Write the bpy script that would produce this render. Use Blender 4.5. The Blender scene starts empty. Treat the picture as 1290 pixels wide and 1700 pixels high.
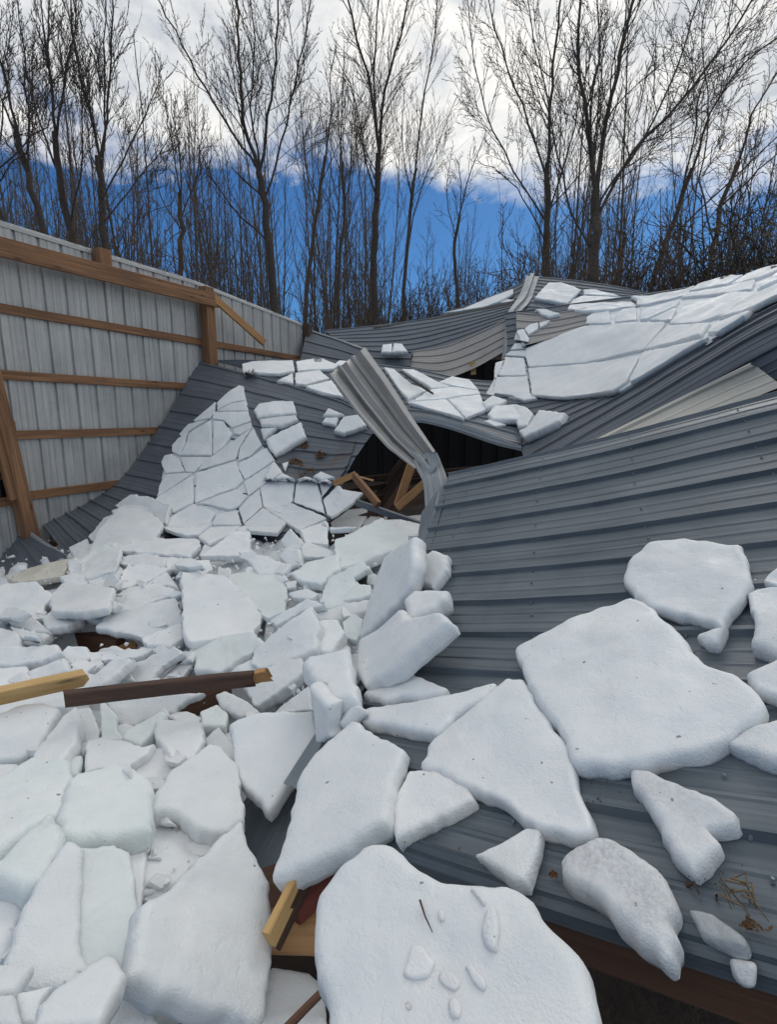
import bpy, bmesh, math, random
import numpy as np
from mathutils import Vector, Matrix, noise, geometry
from mathutils.bvhtree import BVHTree
random.seed(7)
R = math.radians
sc = bpy.context.scene
col = sc.collection
# ------------------------------------------------------------------ camera, sky, sun, exposure
F = 850.0
EYE = 1.6
PITCH = math.atan(160.0 / F)
CP, SP = math.cos(PITCH), math.sin(PITCH)
cd = bpy.data.cameras.new('camera')
cam = bpy.data.objects.new('camera', cd)
col.objects.link(cam)
cam.location = (0, 0, EYE)
cam.rotation_euler = (math.pi / 2 - PITCH, 0, 0)
cd.sensor_fit = 'VERTICAL'
cd.sensor_height = 24.0
cd.lens = 24.0 * F / 1700.0
cd.clip_start = 0.05
cd.clip_end = 2000
sc.camera = cam
sc.render.resolution_x, sc.render.resolution_y = 778, 1024
sc.view_settings.view_transform = 'Standard'
sc.view_settings.look = 'None'
sc.view_settings.exposure = 0.13
sc.view_settings.gamma = 1.0
sc.view_settings.use_curve_mapping = False
sc.cycles.use_denoising = True
sc.cycles.max_bounces = 8
sc.cycles.diffuse_bounces = 4

SUN_EL, SUN_AZ = R(38), R(25)          # azimuth measured clockwise from straight ahead
w = bpy.data.worlds.new('World')
sc.world = w
w.use_nodes = True
nt = w.node_tree
nt.nodes.clear()
def N(nt, t, **k):
    n = nt.nodes.new(t)
    for a, b in k.items():
        setattr(n, a, b)
    return n
def mathn(nt, op, a, b=None, c=None, clamp=False):
    n = N(nt, 'ShaderNodeMath', operation=op, use_clamp=clamp)
    for i, x in enumerate((a, b, c)):
        if x is None: continue
        if isinstance(x, (int, float)): n.inputs[i].default_value = x
        else: nt.links.new(x, n.inputs[i])
    return n.outputs[0]
def noisen(nt, vec, scale, detail=4, rough=.5, dist=0.0):
    n = N(nt, 'ShaderNodeTexNoise')
    n.inputs['Scale'].default_value = scale
    n.inputs['Detail'].default_value = detail
    n.inputs['Roughness'].default_value = rough
    n.inputs['Distortion'].default_value = dist
    if vec is not None: nt.links.new(vec, n.inputs['Vector'])
    return n.outputs['Fac']
def ramp(nt, fac, stops):
    n = N(nt, 'ShaderNodeValToRGB')
    e = n.color_ramp.elements
    while len(e) < len(stops): e.new(0.5)
    for el, (p, c) in zip(e, stops):
        el.position = p
        el.color = (c, c, c, 1) if isinstance(c, (int, float)) else (*c, 1)
    nt.links.new(fac, n.inputs[0])
    return n.outputs[0]
def mapping(nt, vec, scale=(1, 1, 1), loc=(0, 0, 0)):
    n = N(nt, 'ShaderNodeMapping')
    n.inputs['Scale'].default_value = scale
    n.inputs['Location'].default_value = loc
    nt.links.new(vec, n.inputs[0])
    return n.outputs[0]
def mix(nt, fac, a, b, blend='MIX'):
    n = N(nt, 'ShaderNodeMix', data_type='RGBA', blend_type=blend)
    for s, x in ((n.inputs[0], fac), (n.inputs[6], a), (n.inputs[7], b)):
        if isinstance(x, (int, float)): s.default_value = x
        elif isinstance(x, tuple): s.default_value = (*x, 1)
        else: nt.links.new(x, s)
    return n.outputs[2]
sky = N(nt, 'ShaderNodeTexSky', sky_type='NISHITA', sun_disc=False, sun_elevation=SUN_EL, sun_rotation=SUN_AZ,
        altitude=300, air_density=1.0, dust_density=0.3, ozone_density=4.0)
tc = N(nt, 'ShaderNodeTexCoord')
g = tc.outputs['Generated']
skyc = mix(nt, 1.0, sky.outputs[0], (0.33, 0.61, 0.86), 'MULTIPLY')
sep = N(nt, 'ShaderNodeSeparateXYZ'); nt.links.new(g, sep.inputs[0])
n1 = noisen(nt, mapping(nt, g, (1, 1, 2.2), (0.3, 0.1, 0)), 2.6, 7, .58, .4)
n2 = noisen(nt, mapping(nt, g, (1, 1, 1.6), (2.3, 1.1, 4)), 6.5, 8, .62, .3)
n3 = noisen(nt, mapping(nt, g, (1, 1, 1), (5.3, 1.7, 2)), 1.1, 2, .5)
# cloud cover grows with height above the horizon; a low band of clear blue is left
m = mathn(nt, 'ADD', sep.outputs[2], mathn(nt, 'MULTIPLY', mathn(nt, 'SUBTRACT', n1, .5), .34))
m = mathn(nt, 'ADD', m, mathn(nt, 'MULTIPLY', mathn(nt, 'SUBTRACT', n2, .5), .16))
m = mathn(nt, 'ADD', m, mathn(nt, 'MULTIPLY', mathn(nt, 'SUBTRACT', n3, .5), .14))
# the cloud bank comes down to the horizon on the right, frayed clouds on the left
xr = mathn(nt, 'MULTIPLY', mathn(nt, 'SUBTRACT', sep.outputs[0], .54, clamp=True), 2.2)
m = mathn(nt, 'ADD', m, xr)
m = mathn(nt, 'ADD', m, mathn(nt, 'MULTIPLY', sep.outputs[0], .05))
mask = ramp(nt, m, [(0.365, 0.0), (0.425, 1.0)])
cl = ramp(nt, mathn(nt, 'ADD', mathn(nt, 'MULTIPLY', n2, .6), mathn(nt, 'MULTIPLY', n1, .4)),
          [(0.36, (0.40, 0.45, 0.53)), (0.48, (0.70, 0.72, 0.74)), (0.60, (0.98, 0.96, 0.92))])
b1 = N(nt, 'ShaderNodeBackground'); b1.inputs[1].default_value = 0.078
b2 = N(nt, 'ShaderNodeBackground'); b2.inputs[1].default_value = 1.0
nt.links.new(skyc, b1.inputs[0]); nt.links.new(cl, b2.inputs[0])
ms = N(nt, 'ShaderNodeMixShader'); out = N(nt, 'ShaderNodeOutputWorld')
nt.links.new(mask, ms.inputs[0]); nt.links.new(b1.outputs[0], ms.inputs[1]); nt.links.new(b2.outputs[0], ms.inputs[2])
nt.links.new(ms.outputs[0], out.inputs[0])
sd = bpy.data.lights.new('sun', 'SUN')
sd.energy = 0.6
sd.angle = R(24)
sd.color = (1.0, 0.96, 0.9)
sun = bpy.data.objects.new('sun', sd)
col.objects.link(sun)
sdir = Vector((math.sin(SUN_AZ) * math.cos(SUN_EL), math.cos(SUN_AZ) * math.cos(SUN_EL), math.sin(SUN_EL)))
sun.rotation_euler = sdir.to_track_quat('Z', 'Y').to_euler()

# ------------------------------------------------------------------ placing: points of the site measured from the camera station
CAM = Vector((0, 0, EYE))
def ray(px, py):
    a = (px - 645.0) / F; b = (850.0 - py) / F
    return Vector((a, CP + SP * b, -SP + CP * b))
def P(px, py, Y):
    d = ray(px, py); return CAM + d * (Y / d.y)
def Pz(px, py, z):
    d = ray(px, py); return CAM + d * ((z - EYE) / d.z)
def crop(ox, oy, s, pts): return [(ox + x / s, oy + y / s) for x, y in pts]

# ------------------------------------------------------------------ materials
def newmat(name):
    m = bpy.data.materials.new(name); m.use_nodes = True
    nt = m.node_tree; bs = nt.nodes['Principled BSDF']
    tc = N(nt, 'ShaderNodeTexCoord')
    return m, nt, bs, tc.outputs['Object']
def bump(nt, bs, h, strength, dist=0.01):
    b = N(nt, 'ShaderNodeBump'); b.inputs['Strength'].default_value = strength; b.inputs['Distance'].default_value = dist
    nt.links.new(h, b.inputs['Height']); nt.links.new(b.outputs[0], bs.inputs['Normal'])
def snow_mat(name, c1, c2, spec=.25, dirt=.75, grey=0.0):
    m, nt, bs, oc = newmat(name)
    oi = N(nt, 'ShaderNodeObjectInfo')
    v = N(nt, 'ShaderNodeVectorMath', operation='ADD'); nt.links.new(oc, v.inputs[0])
    cmb = N(nt, 'ShaderNodeCombineXYZ')
    for i in range(3): nt.links.new(mathn(nt, 'MULTIPLY', oi.outputs['Random'], 37.0 + 11 * i), cmb.inputs[i])
    nt.links.new(cmb.outputs[0], v.inputs[1]); vec = v.outputs[0]
    big = noisen(nt, vec, 3.2, 3, .55)
    mid = noisen(nt, vec, 16, 4, .6)
    fine = noisen(nt, vec, 190, 2, .6)
    c = mix(nt, ramp(nt, big, [(.35, 0.0), (.68, 1.0)]), c1, c2)
    c = mix(nt, mathn(nt, 'MULTIPLY', ramp(nt, mid, [(.45, 0.0), (.8, 1.0)]), .35), c, (c2[0] * .86, c2[1] * .88, c2[2] * .9))
    sm = mathn(nt, 'MULTIPLY', ramp(nt, noisen(nt, vec, 1.9, 5, .7, .8), [(.54, 0.0), (.72, 1.0)]), .30)
    c = mix(nt, sm, c, (.50, .53, .55))
    if grey:
        gm = mathn(nt, 'MULTIPLY', ramp(nt, noisen(nt, vec, 3.5, 3, .6), [(.42, 0.0), (.66, 1.0)]), ramp(nt, noisen(nt, vec, 90, 3, .7), [(.40, .3), (.6, 1.0)]))
        c = mix(nt, mathn(nt, 'MULTIPLY', gm, grey), c, (.30, .30, .31))
    # bark and grit specks lying on the ice
    sp = ramp(nt, noisen(nt, vec, 46, 2, .4), [(dirt, 0.0), (dirt + .03, 1.0)])
    c = mix(nt, mathn(nt, 'MULTIPLY', sp, .75), c, (.10, .085, .07))
    tone = mathn(nt, 'ADD', mathn(nt, 'MULTIPLY', oi.outputs['Random'], .10), .92)
    hsv = N(nt, 'ShaderNodeHueSaturation'); nt.links.new(c, hsv.inputs['Color']); nt.links.new(tone, hsv.inputs['Value'])
    nt.links.new(hsv.outputs[0], bs.inputs['Base Color'])
    bs.inputs['Roughness'].default_value = .62
    bs.inputs['Specular IOR Level'].default_value = spec
    bs.inputs['Subsurface Weight'].default_value = .35
    bs.inputs['Subsurface Radius'].default_value = (.6, .9, 1.0)
    bs.inputs['Subsurface Scale'].default_value = .03
    # grainy in places, glazed smooth by melting in others
    gz = ramp(nt, noisen(nt, vec, 4.5, 4, .65, .4), [(.40, .12), (.60, 1.0)])
    pit = ramp(nt, noisen(nt, vec, 30, 3, .7), [(.30, 0.0), (.46, 1.0)])
    h = mathn(nt, 'ADD', mathn(nt, 'MULTIPLY', mid, .6), mathn(nt, 'MULTIPLY', mathn(nt, 'MULTIPLY', fine, .75), gz))
    h = mathn(nt, 'ADD', h, mathn(nt, 'MULTIPLY', pit, .22))
    nt.links.new(mathn(nt, 'ADD', mathn(nt, 'MULTIPLY', gz, .38), .34), bs.inputs['Roughness'])
    bump(nt, bs, h, .45, .012)
    return m
M = {}
M['snow'] = snow_mat('packed_snow', (.74, .775, .80), (.82, .84, .855))
M['snow_green'] = snow_mat('wet_greenish_snow', (.725, .785, .79), (.80, .84, .845))
M['snow_stain'] = snow_mat('stained_snow', (.62, .59, .50), (.74, .72, .66), dirt=.68)
M['snow_dirty'] = snow_mat('dirty_granular_snow', (.66, .68, .71), (.78, .80, .82), dirt=.74, grey=.6)
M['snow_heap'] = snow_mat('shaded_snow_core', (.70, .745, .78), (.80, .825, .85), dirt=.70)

def metal_mat(name, c1, c2, rough, metallic, streak=.5, rust=0.0, axis='x', back=None):
    m, nt, bs, oc = newmat(name)
    uv = N(nt, 'ShaderNodeTexCoord').outputs['UV']     # u runs along the rib in metres, v across
    st = noisen(nt, mapping(nt, uv, (.7, 26, 1)), 1.0, 5, .6)
    sf = noisen(nt, mapping(nt, uv, (2.2, 110, 1)), 1.0, 3, .6)
    bl = noisen(nt, mapping(nt, uv, (1, 1, 1)), 2.3, 5, .62, .5)
    sm = noisen(nt, oc, 60, 3, .6)
    f = mathn(nt, 'ADD', mathn(nt, 'MULTIPLY', st, streak), mathn(nt, 'MULTIPLY', bl, 1 - streak))
    c = mix(nt, ramp(nt, f, [(.36, 0.0), (.64, 1.0)]), c1, c2)
    c = mix(nt, mathn(nt, 'MULTIPLY', ramp(nt, sf, [(.5, 0.0), (.75, 1.0)]), .35), c, tuple(min(1, x * 1.5) for x in c2))
    dd = ramp(nt, noisen(nt, oc, 34, 4, .7), [(.66, 0.0), (.74, 1.0)])
    c = mix(nt, mathn(nt, 'MULTIPLY', dd, .5), c, (.05, .045, .04))
    if rust:
        rr = ramp(nt, noisen(nt, oc, 7, 5, .7), [(.58, 0.0), (.70, 1.0)])
        c = mix(nt, mathn(nt, 'MULTIPLY', rr, rust), c, (.12, .065, .035))
    if back:
        geo = N(nt, 'ShaderNodeNewGeometry'); c = mix(nt, geo.outputs['Backfacing'], c, back)
    nt.links.new(c, bs.inputs['Base Color'])
    bs.inputs['Metallic'].default_value = metallic
    r = mathn(nt, 'ADD', mathn(nt, 'MULTIPLY', bl, .25), rough - .1)
    nt.links.new(r, bs.inputs['Roughness'])
    h = mathn(nt, 'ADD', mathn(nt, 'MULTIPLY', st, .5), mathn(nt, 'MULTIPLY', bl, 1.0))
    bump(nt, bs, h, .35, .012)
    return m
M['roof'] = metal_mat('charcoal_painted_steel', (.085, .100, .122), (.135, .152, .178), .48, .15)
M['roof_near'] = metal_mat('wet_charcoal_steel', (.060, .080, .100), (.140, .165, .190), .40, .15, .5)
M['roof_rust'] = metal_mat('scuffed_charcoal_steel', (.075, .085, .10), (.12, .13, .15), .5, .1, .5, .8)
M['galv'] = metal_mat('galvanised_steel', (.29, .305, .315), (.49, .505, .51), .5, .3, .6, .12)
M['galv_warm'] = metal_mat('weathered_galvanised_steel', (.31, .305, .295), (.52, .51, .495), .45, .3, .65, .15)
M['trim'] = metal_mat('grey_blue_trim', (.16, .19, .22), (.24, .275, .31), .45, .2, .4)
M['under'] = metal_mat('pale_sheet_underside', (.24, .23, .22), (.38, .365, .35), .6, .1, .7, .3)
M['fibre'] = metal_mat('yellowed_translucent_panel', (.54, .51, .44), (.68, .65, .57), .5, .0, .6)
M['dark_edge'] = metal_mat('black_edge_trim', (.015, .016, .018), (.03, .03, .033), .5, .0)

def wood_mat(name, c1, c2, c3, rough=.75, knots=True):
    m, nt, bs, oc = newmat(name)
    oi = N(nt, 'ShaderNodeObjectInfo')
    v = N(nt, 'ShaderNodeVectorMath', operation='ADD'); nt.links.new(oc, v.inputs[0])
    cmb = N(nt, 'ShaderNodeCombineXYZ')
    for i in range(3): nt.links.new(mathn(nt, 'MULTIPLY', oi.outputs['Random'], 13.0 + 7 * i), cmb.inputs[i])
    nt.links.new(cmb.outputs[0], v.inputs[1]); vec = v.outputs[0]
    gr = noisen(nt, mapping(nt, vec, (1.4, 42, 42)), 1.0, 5, .6, .6)
    gf = noisen(nt, mapping(nt, vec, (6, 150, 150)), 1.0, 3, .6)
    bl = noisen(nt, mapping(nt, vec, (1, 3, 3)), 2.2, 4, .6)
    c = mix(nt, ramp(nt, gr, [(.35, 0.0), (.65, 1.0)]), c1, c2)
    c = mix(nt, mathn(nt, 'MULTIPLY', ramp(nt, bl, [(.5, 0.0), (.72, 1.0)]), .7), c, c3)
    if knots:
        vn = N(nt, 'ShaderNodeTexVoronoi'); vn.inputs['Scale'].default_value = 1.0
        nt.links.new(mapping(nt, vec, (2.2, 9, 9)), vn.inputs['Vector'])
        k = ramp(nt, vn.outputs['Distance'], [(.05, 1.0), (.13, 0.0)])
        c = mix(nt, mathn(nt, 'MULTIPLY', k, .8), c, tuple(x * .3 for x in c1))
    nt.links.new(c, bs.inputs['Base Color'])
    bs.inputs['Roughness'].default_value = rough
    bump(nt, bs, mathn(nt, 'ADD', gr, mathn(nt, 'MULTIPLY', gf, .4)), .5, .004)
    return m
M['wood'] = wood_mat('weathered_pine', (.13, .064, .032), (.30, .155, .075), (.14, .075, .045))
M['wood_new'] = wood_mat('fresh_pine', (.50, .31, .12), (.62, .42, .19), (.40, .22, .08))
M['wood_orange'] = wood_mat('orange_pine', (.33, .17, .065), (.44, .25, .11), (.22, .11, .05))
M['wood_dark'] = wood_mat('wet_dark_timber', (.050, .028, .020), (.095, .052, .036), (.03, .02, .016))
M['wood_brown'] = wood_mat('wet_brown_board', (.085, .040, .024), (.14, .07, .042), (.05, .028, .02))
M['wood_red'] = wood_mat('red_painted_board', (.13, .028, .022), (.18, .045, .034), (.07, .02, .018), knots=False)

def plain(name, c, rough=.8, scale=8, var=.5, bmp=.4):
    m, nt, bs, oc = newmat(name)
    n = noisen(nt, oc, scale, 6, .65)
    cc = mix(nt, ramp(nt, n, [(.3, 0.0), (.7, 1.0)]), tuple(x * (1 - var) for x in c), c)
    nt.links.new(cc, bs.inputs['Base Color']); bs.inputs['Roughness'].default_value = rough
    bump(nt, bs, n, bmp, .02)
    return m
M['bark'] = plain('grey_brown_bark', (.125, .098, .080), .9, 9, .5)
M['bark_dark'] = plain('dark_bark', (.085, .066, .056), .9, 9, .5)
M['bark_warm'] = plain('warm_bark', (.15, .105, .075), .9, 9, .5)
M['ever'] = plain('evergreen_leaf', (.035, .045, .025), .7, 5, .5)
M['dead'] = plain('dead_leaf', (.17, .09, .04), .85, 20, .6)
M['straw'] = plain('dry_stem', (.20, .15, .09), .85, 20, .5)
M['dark'] = plain('interior_shade_black', (.010, .009, .009), .9, 4, .5)  # near-black: the barn's inner shade is put into the board colour
M['bay_shade'] = plain('bay_shade_black', (.015, .015, .018), .6, 4, .3)  # near-black lining, darkness of the window opening put into its colour
m, nt, bs, oc = newmat('clear_ice')
bs.inputs['Base Color'].default_value = (.80, .84, .86, 1); bs.inputs['Roughness'].default_value = .22
bs.inputs['Transmission Weight'].default_value = .55; bs.inputs['IOR'].default_value = 1.31
bump(nt, bs, noisen(nt, oc, 45, 4, .6), .6, .01)
M['ice'] = m
m, nt, bs, oc = newmat('wet_earth_and_snow')
gn = noisen(nt, oc, .35, 6, .65)
c = mix(nt, ramp(nt, noisen(nt, oc, 9, 6, .7), [(.35, 0.0), (.7, 1.0)]), (.020, .015, .012), (.055, .040, .030))
# the floor under the barn is bare; snow lies on the field beyond it
se = N(nt, 'ShaderNodeSeparateXYZ'); nt.links.new(oc, se.inputs[0])
far = mathn(nt, 'MULTIPLY', mathn(nt, 'SUBTRACT', se.outputs[1], 13.0, clamp=True), ramp(nt, gn, [(.45, 0.0), (.55, 1.0)]))
c = mix(nt, far, c, (.72, .75, .78))
nt.links.new(c, bs.inputs['Base Color']); bs.inputs['Roughness'].default_value = .85
bump(nt, bs, noisen(nt, oc, 22, 5, .7), .7, .03)
M['earth'] = m

# ------------------------------------------------------------------ object helpers
def tag(o, label=None, cat=None, group=None, kind=None):
    if label: o['label'] = label
    if cat: o['category'] = cat
    if group: o['group'] = group
    if kind: o['kind'] = kind
    return o
def link(name, me, mats, parent=None):
    o = bpy.data.objects.new(name, me)
    for mm in (mats if isinstance(mats, (list, tuple)) else [mats]):
        if mm is not None: me.materials.append(M[mm] if isinstance(mm, str) else mm)
    col.objects.link(o)
    if parent is not None:
        o.parent = parent
        o.matrix_parent_inverse = parent.matrix_world.inverted() if False else Matrix.Identity(4)
    return o
def empty(name, loc, label, cat, group=None, kind=None):
    o = bpy.data.objects.new(name, None); col.objects.link(o); o.location = loc
    o.empty_display_size = .1
    return tag(o, label, cat, group, kind)
def mesh_of(name, verts, faces, smooth=False, uvs=None):
    me = bpy.data.meshes.new(name)
    me.from_pydata([tuple(v) for v in verts], [], faces)
    if uvs is not None:
        ul = me.uv_layers.new(name='uv')
        li = np.zeros(len(me.loops), dtype=np.int32); me.loops.foreach_get('vertex_index', li)
        ul.data.foreach_set('uv', np.asarray(uvs, dtype=np.float32)[li].ravel())
    if smooth: me.polygons.foreach_set('use_smooth', [True] * len(me.polygons))
    me.update()
    return me
def localise(parent, verts):
    """parents are unrotated empties: children keep coordinates relative to them"""
    if parent is None: return verts
    L = parent.location
    return [Vector(v) - L for v in verts]

# ------------------------------------------------------------------ smooth control surfaces
def cr(p0, p1, p2, p3, t):
    return .5 * ((2 * p1) + (-p0 + p2) * t + (2 * p0 - 5 * p1 + 4 * p2 - p3) * t * t + (-p0 + 3 * p1 - 3 * p2 + p3) * t ** 3)
def spline(pts, t):
    n = len(pts) - 1
    x = min(max(t, 0), 1) * n; i = min(int(x), n - 1); f = x - i
    p = lambda k: pts[k] if 0 <= k <= n else (2 * pts[0] - pts[1] if k < 0 else 2 * pts[n] - pts[n - 1])
    return cr(p(i - 1), p(i), p(i + 1), p(i + 2), f)
class Surf:
    """rows[v][u] of world points; u runs along the ribs"""
    def __init__(s, rows, lin=False):
        s.sp = (lambda p, t: (lambda x, i: p[i] * (1 - (x - i)) + p[i + 1] * (x - i))(t * (len(p) - 1), min(int(t * (len(p) - 1)), len(p) - 2))) if lin else spline
        s.rows = [[np.array(p, dtype=float) for p in r] for r in rows]
        s.dense = None
    def at(s, u, v):
        return s.sp([s.sp(r, u) for r in s.rows], v)
    def grid(s, us, vs):
        out = np.zeros((len(vs), len(us), 3))
        for j, u in enumerate(us):
            c = [s.sp(r, u) for r in s.rows]
            for i, v in enumerate(vs):
                out[i, j] = s.sp(c, v)
        return out
    def arc(s, u, n=120):
        vs = np.linspace(0, 1, n); p = s.grid([u], vs)[:, 0]
        d = np.r_[0, np.cumsum(np.linalg.norm(np.diff(p, axis=0), axis=1))]
        return vs, d
    def arcu(s, v, n=60):
        us = np.linspace(0, 1, n); p = s.grid(us, [v])[0]
        return us, np.r_[0, np.cumsum(np.linalg.norm(np.diff(p, axis=0), axis=1))]
supports = []
def add_support(G):
    """G: grid of points"""
    h, wd = G.shape[:2]
    vs = [Vector(p) for p in G.reshape(-1, 3)]
    fs = [(i * wd + j, i * wd + j + 1, (i + 1) * wd + j + 1, (i + 1) * wd + j) for i in range(h - 1) for j in range(wd - 1)]
    supports.append(BVHTree.FromPolygons(vs, fs))
def hit(px, py, only=None):
    d = ray(px, py); dn = d.normalized(); best = None
    for k, b in enumerate(supports):
        if only is not None and k not in only: continue
        loc, nrm, idx, dist = b.ray_cast(CAM, dn)
        if loc is not None and (best is None or dist < best[1]): best = (loc, dist, nrm)
    return best

PROF = [(0, 0), (.010, .019), (.030, .019), (.040, 0), (.092, 0), (.098, .0035), (.108, .0035), (.114, 0), (.155, 0), (.161, .0035), (.171, .0035), (.177, 0)]
PITCHR = .229
def sheet(S, root, mat, hscale=1.0, ref_u=.5, nu=26, flip=False, lo=0.0, hi=1.0, dent=.008, name='roof_panel', umask=None, thick_edge=True, seed=0, per=4, uclip=None):
    """ribbed steel laid on a control surface, cut into panels of `per` ribs; every panel a part of the root"""
    va, da = S.arc(ref_u)
    s0 = np.interp(lo, va, da); s1 = np.interp(hi, va, da)
    n = max(1, int(round((s1 - s0) / PITCHR)))
    pitch = (s1 - s0) / n
    uu, ua = S.arcu((lo + hi) / 2)
    parts = []
    k = 0
    while k < n:
        cnt = min(per, n - k)
        if n - k - cnt == 1: cnt += 1
        ss, hh = [], []
        for r in range(cnt):
            for (a, h) in PROF:
                ss.append(s0 + (k + r) * pitch + a * pitch / PITCHR); hh.append(h)
        last = s0 + (k + cnt) * pitch
        ss += [last, last + .010, last + .030, last + .037] if k + cnt < n else [last - .001]
        hh += [0, .0225, .0225, .004] if k + cnt < n else [0]
        ss = np.array(ss); vs = np.interp(ss, da, va)
        ua0, ua1 = (0, 1) if uclip is None else uclip
        us = np.linspace(ua0, ua1, nu)
        G = S.grid(us, vs)
        # normals from the smooth surface
        e = 1e-3
        Gu = np.gradient(G, axis=1); Gv = S.grid(us, np.clip(vs + e, 0, 1)) - S.grid(us, np.clip(vs - e, 0, 1))
        Nn = np.cross(Gu, Gv); Nn /= np.linalg.norm(Nn, axis=2, keepdims=True) + 1e-12
        if k == 0:
            mid = G[G.shape[0] // 2, nu // 2]; facing = np.dot(Nn[G.shape[0] // 2, nu // 2], np.array(CAM) - mid) > 0
            flip = (not facing) if not flip else facing
        if flip: Nn = -Nn
        H = np.array(hh)[:, None] * hscale * np.ones((1, nu))
        D = np.zeros_like(H)
        for i in range(H.shape[0]):
            for j in range(nu):
                q = G[i, j]
                D[i, j] = dent * noise.noise((q[0] * 1.7 + seed, q[1] * 1.7, q[2] * 1.7)) + dent * .5 * noise.noise((q[0] * 5 + seed, q[1] * 5, q[2] * 5))
        V = G + Nn * (H + D)[:, :, None]
        nv = len(vs)
        verts = [Vector(p) for p in V.reshape(-1, 3)]
        UL = np.interp(us, uu, ua)
        uvs = [(UL[j], ss[i]) for i in range(nv) for j in range(nu)]
        faces = []
        for i in range(nv - 1):
            for j in range(nu - 1):
                f = (i * nu + j, i * nu + j + 1, (i + 1) * nu + j + 1, (i + 1) * nu + j)
                faces.append(f[::-1] if flip else f)
        me = mesh_of(name, localise(root, verts), faces, False, uvs)
        mm = mat(len(parts)) if callable(mat) else mat
        parts.append(link(name, me, mm, root))
        k += cnt
    return parts
def strip_mesh(name, left, right, mat, root, nseg=30, drop=0.0, thick=.004):
    """a narrow folded strip between two polylines of world points"""
    L = [np.array(p, float) for p in left]; Rr = [np.array(p, float) for p in right]
    v, f, uv = [], [], []
    for i in range(nseg + 1):
        t = i / nseg; a = spline(L, t); b = spline(Rr, t)
        mdl = (a + b) / 2
        d = b - a
        up = np.array((0, 0, 1.0))
        for k, q in enumerate((a, a + d * .30, a + d * .34 + up * thick * 2, a + d * .62 + up * thick * 2, a + d * .66, b, b + up * -.03)):
            v.append(Vector(q)); uv.append((t * 3, k * .03))
    for i in range(nseg):
        for k in range(6):
            q = i * 7 + k
            f.append((q, q + 7, q + 8, q + 1))
    return link(name, mesh_of(name, localise(root, v), f, False, uv), mat, root)
def beam(name, p0, p1, wdt, thk, mat, label=None, cat=None, parent=None, up=(0, 0, 1), bev=.004, warp=.0, group=None, ends=None):
    """sawn timber: wdt along `up`, thk across; local x along the grain"""
    p0, p1 = Vector(p0), Vector(p1)
    x = (p1 - p0); L = x.length; x.normalize()
    upv = Vector(up); z = (upv - x * upv.dot(x)).normalized(); y = z.cross(x)
    bm = bmesh.new()
    n = max(2, int(L / .18) + 1)
    rnd = random.Random(int(abs(p0.x * 1000 + p1.y * 777)) + 3)
    rings = []
    for i in range(n + 1):
        t = i / n; sx = t * L
        oy = warp * math.sin(t * 3.1) ; ring = []
        b = bev
        for (a, c) in ((-1, -1), (1, -1), (1, 1), (-1, 1)):
            for (ba, bc) in (((0, 1), (1, 0)) if a * c > 0 else ((1, 0), (0, 1))):
                jx = 0
                if ends and i in (0, n): jx = ends * rnd.uniform(-1, 1)
                ring.append(bm.verts.new((sx + jx, a * (thk / 2 - b * ba) + oy + rnd.uniform(-.0008, .0008), c * (wdt / 2 - b * bc) + rnd.uniform(-.0008, .0008))))
        rings.append(ring)
    for i in range(n):
        for k in range(8):
            bm.faces.new((rings[i][k], rings[i][(k + 1) % 8], rings[i + 1][(k + 1) % 8], rings[i + 1][k]))
    bm.faces.new(rings[0][::-1]); bm.faces.new(rings[-1])
    bmesh.ops.recalc_face_normals(bm, faces=bm.faces)
    me = bpy.data.meshes.new(name); bm.to_mesh(me); bm.free()
    o = link(name, me, mat, parent)
    mw = Matrix((x, y, z)).transposed().to_4x4()
    loc = p0 if parent is None else p0 - parent.location
    mw.translation = loc
    o.matrix_local = mw if parent is not None else mw
    if parent is None: o.matrix_world = mw
    if label: tag(o, label, cat, group)
    return o

# ------------------------------------------------------------------ ice and snow slabs
def seg_dist(Pn, A, B):
    """distance from each point in Pn to the nearest segment A->B"""
    d = np.full(len(Pn), 1e9)
    AB = B - A; L2 = (AB ** 2).sum(1) + 1e-12
    for i in range(len(A)):
        t = np.clip(((Pn - A[i]) @ AB[i]) / L2[i], 0, 1)
        q = A[i] + t[:, None] * AB[i]
        d = np.minimum(d, np.hypot(*(Pn - q).T))
    return d
def inside(Pn, Q):
    x, y = Pn[:, 0], Pn[:, 1]; r = np.zeros(len(Pn), bool); n = len(Q)
    j = n - 1
    for i in range(n):
        c = ((Q[i, 1] > y) != (Q[j, 1] > y)) & (x < (Q[j, 0] - Q[i, 0]) * (y - Q[i, 1]) / (Q[j, 1] - Q[i, 1] + 1e-15) + Q[i, 0])
        r ^= c; j = i
    return r
def fit_plane(pts):
    A = np.array([list(p) for p in pts]); c = A.mean(0)
    u, s, vt = np.linalg.svd(A - c)
    n = Vector(vt[2]); c = Vector(c)
    if n.dot(CAM - c) < 0: n = -n
    return c, n
slab_count = 0
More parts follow.
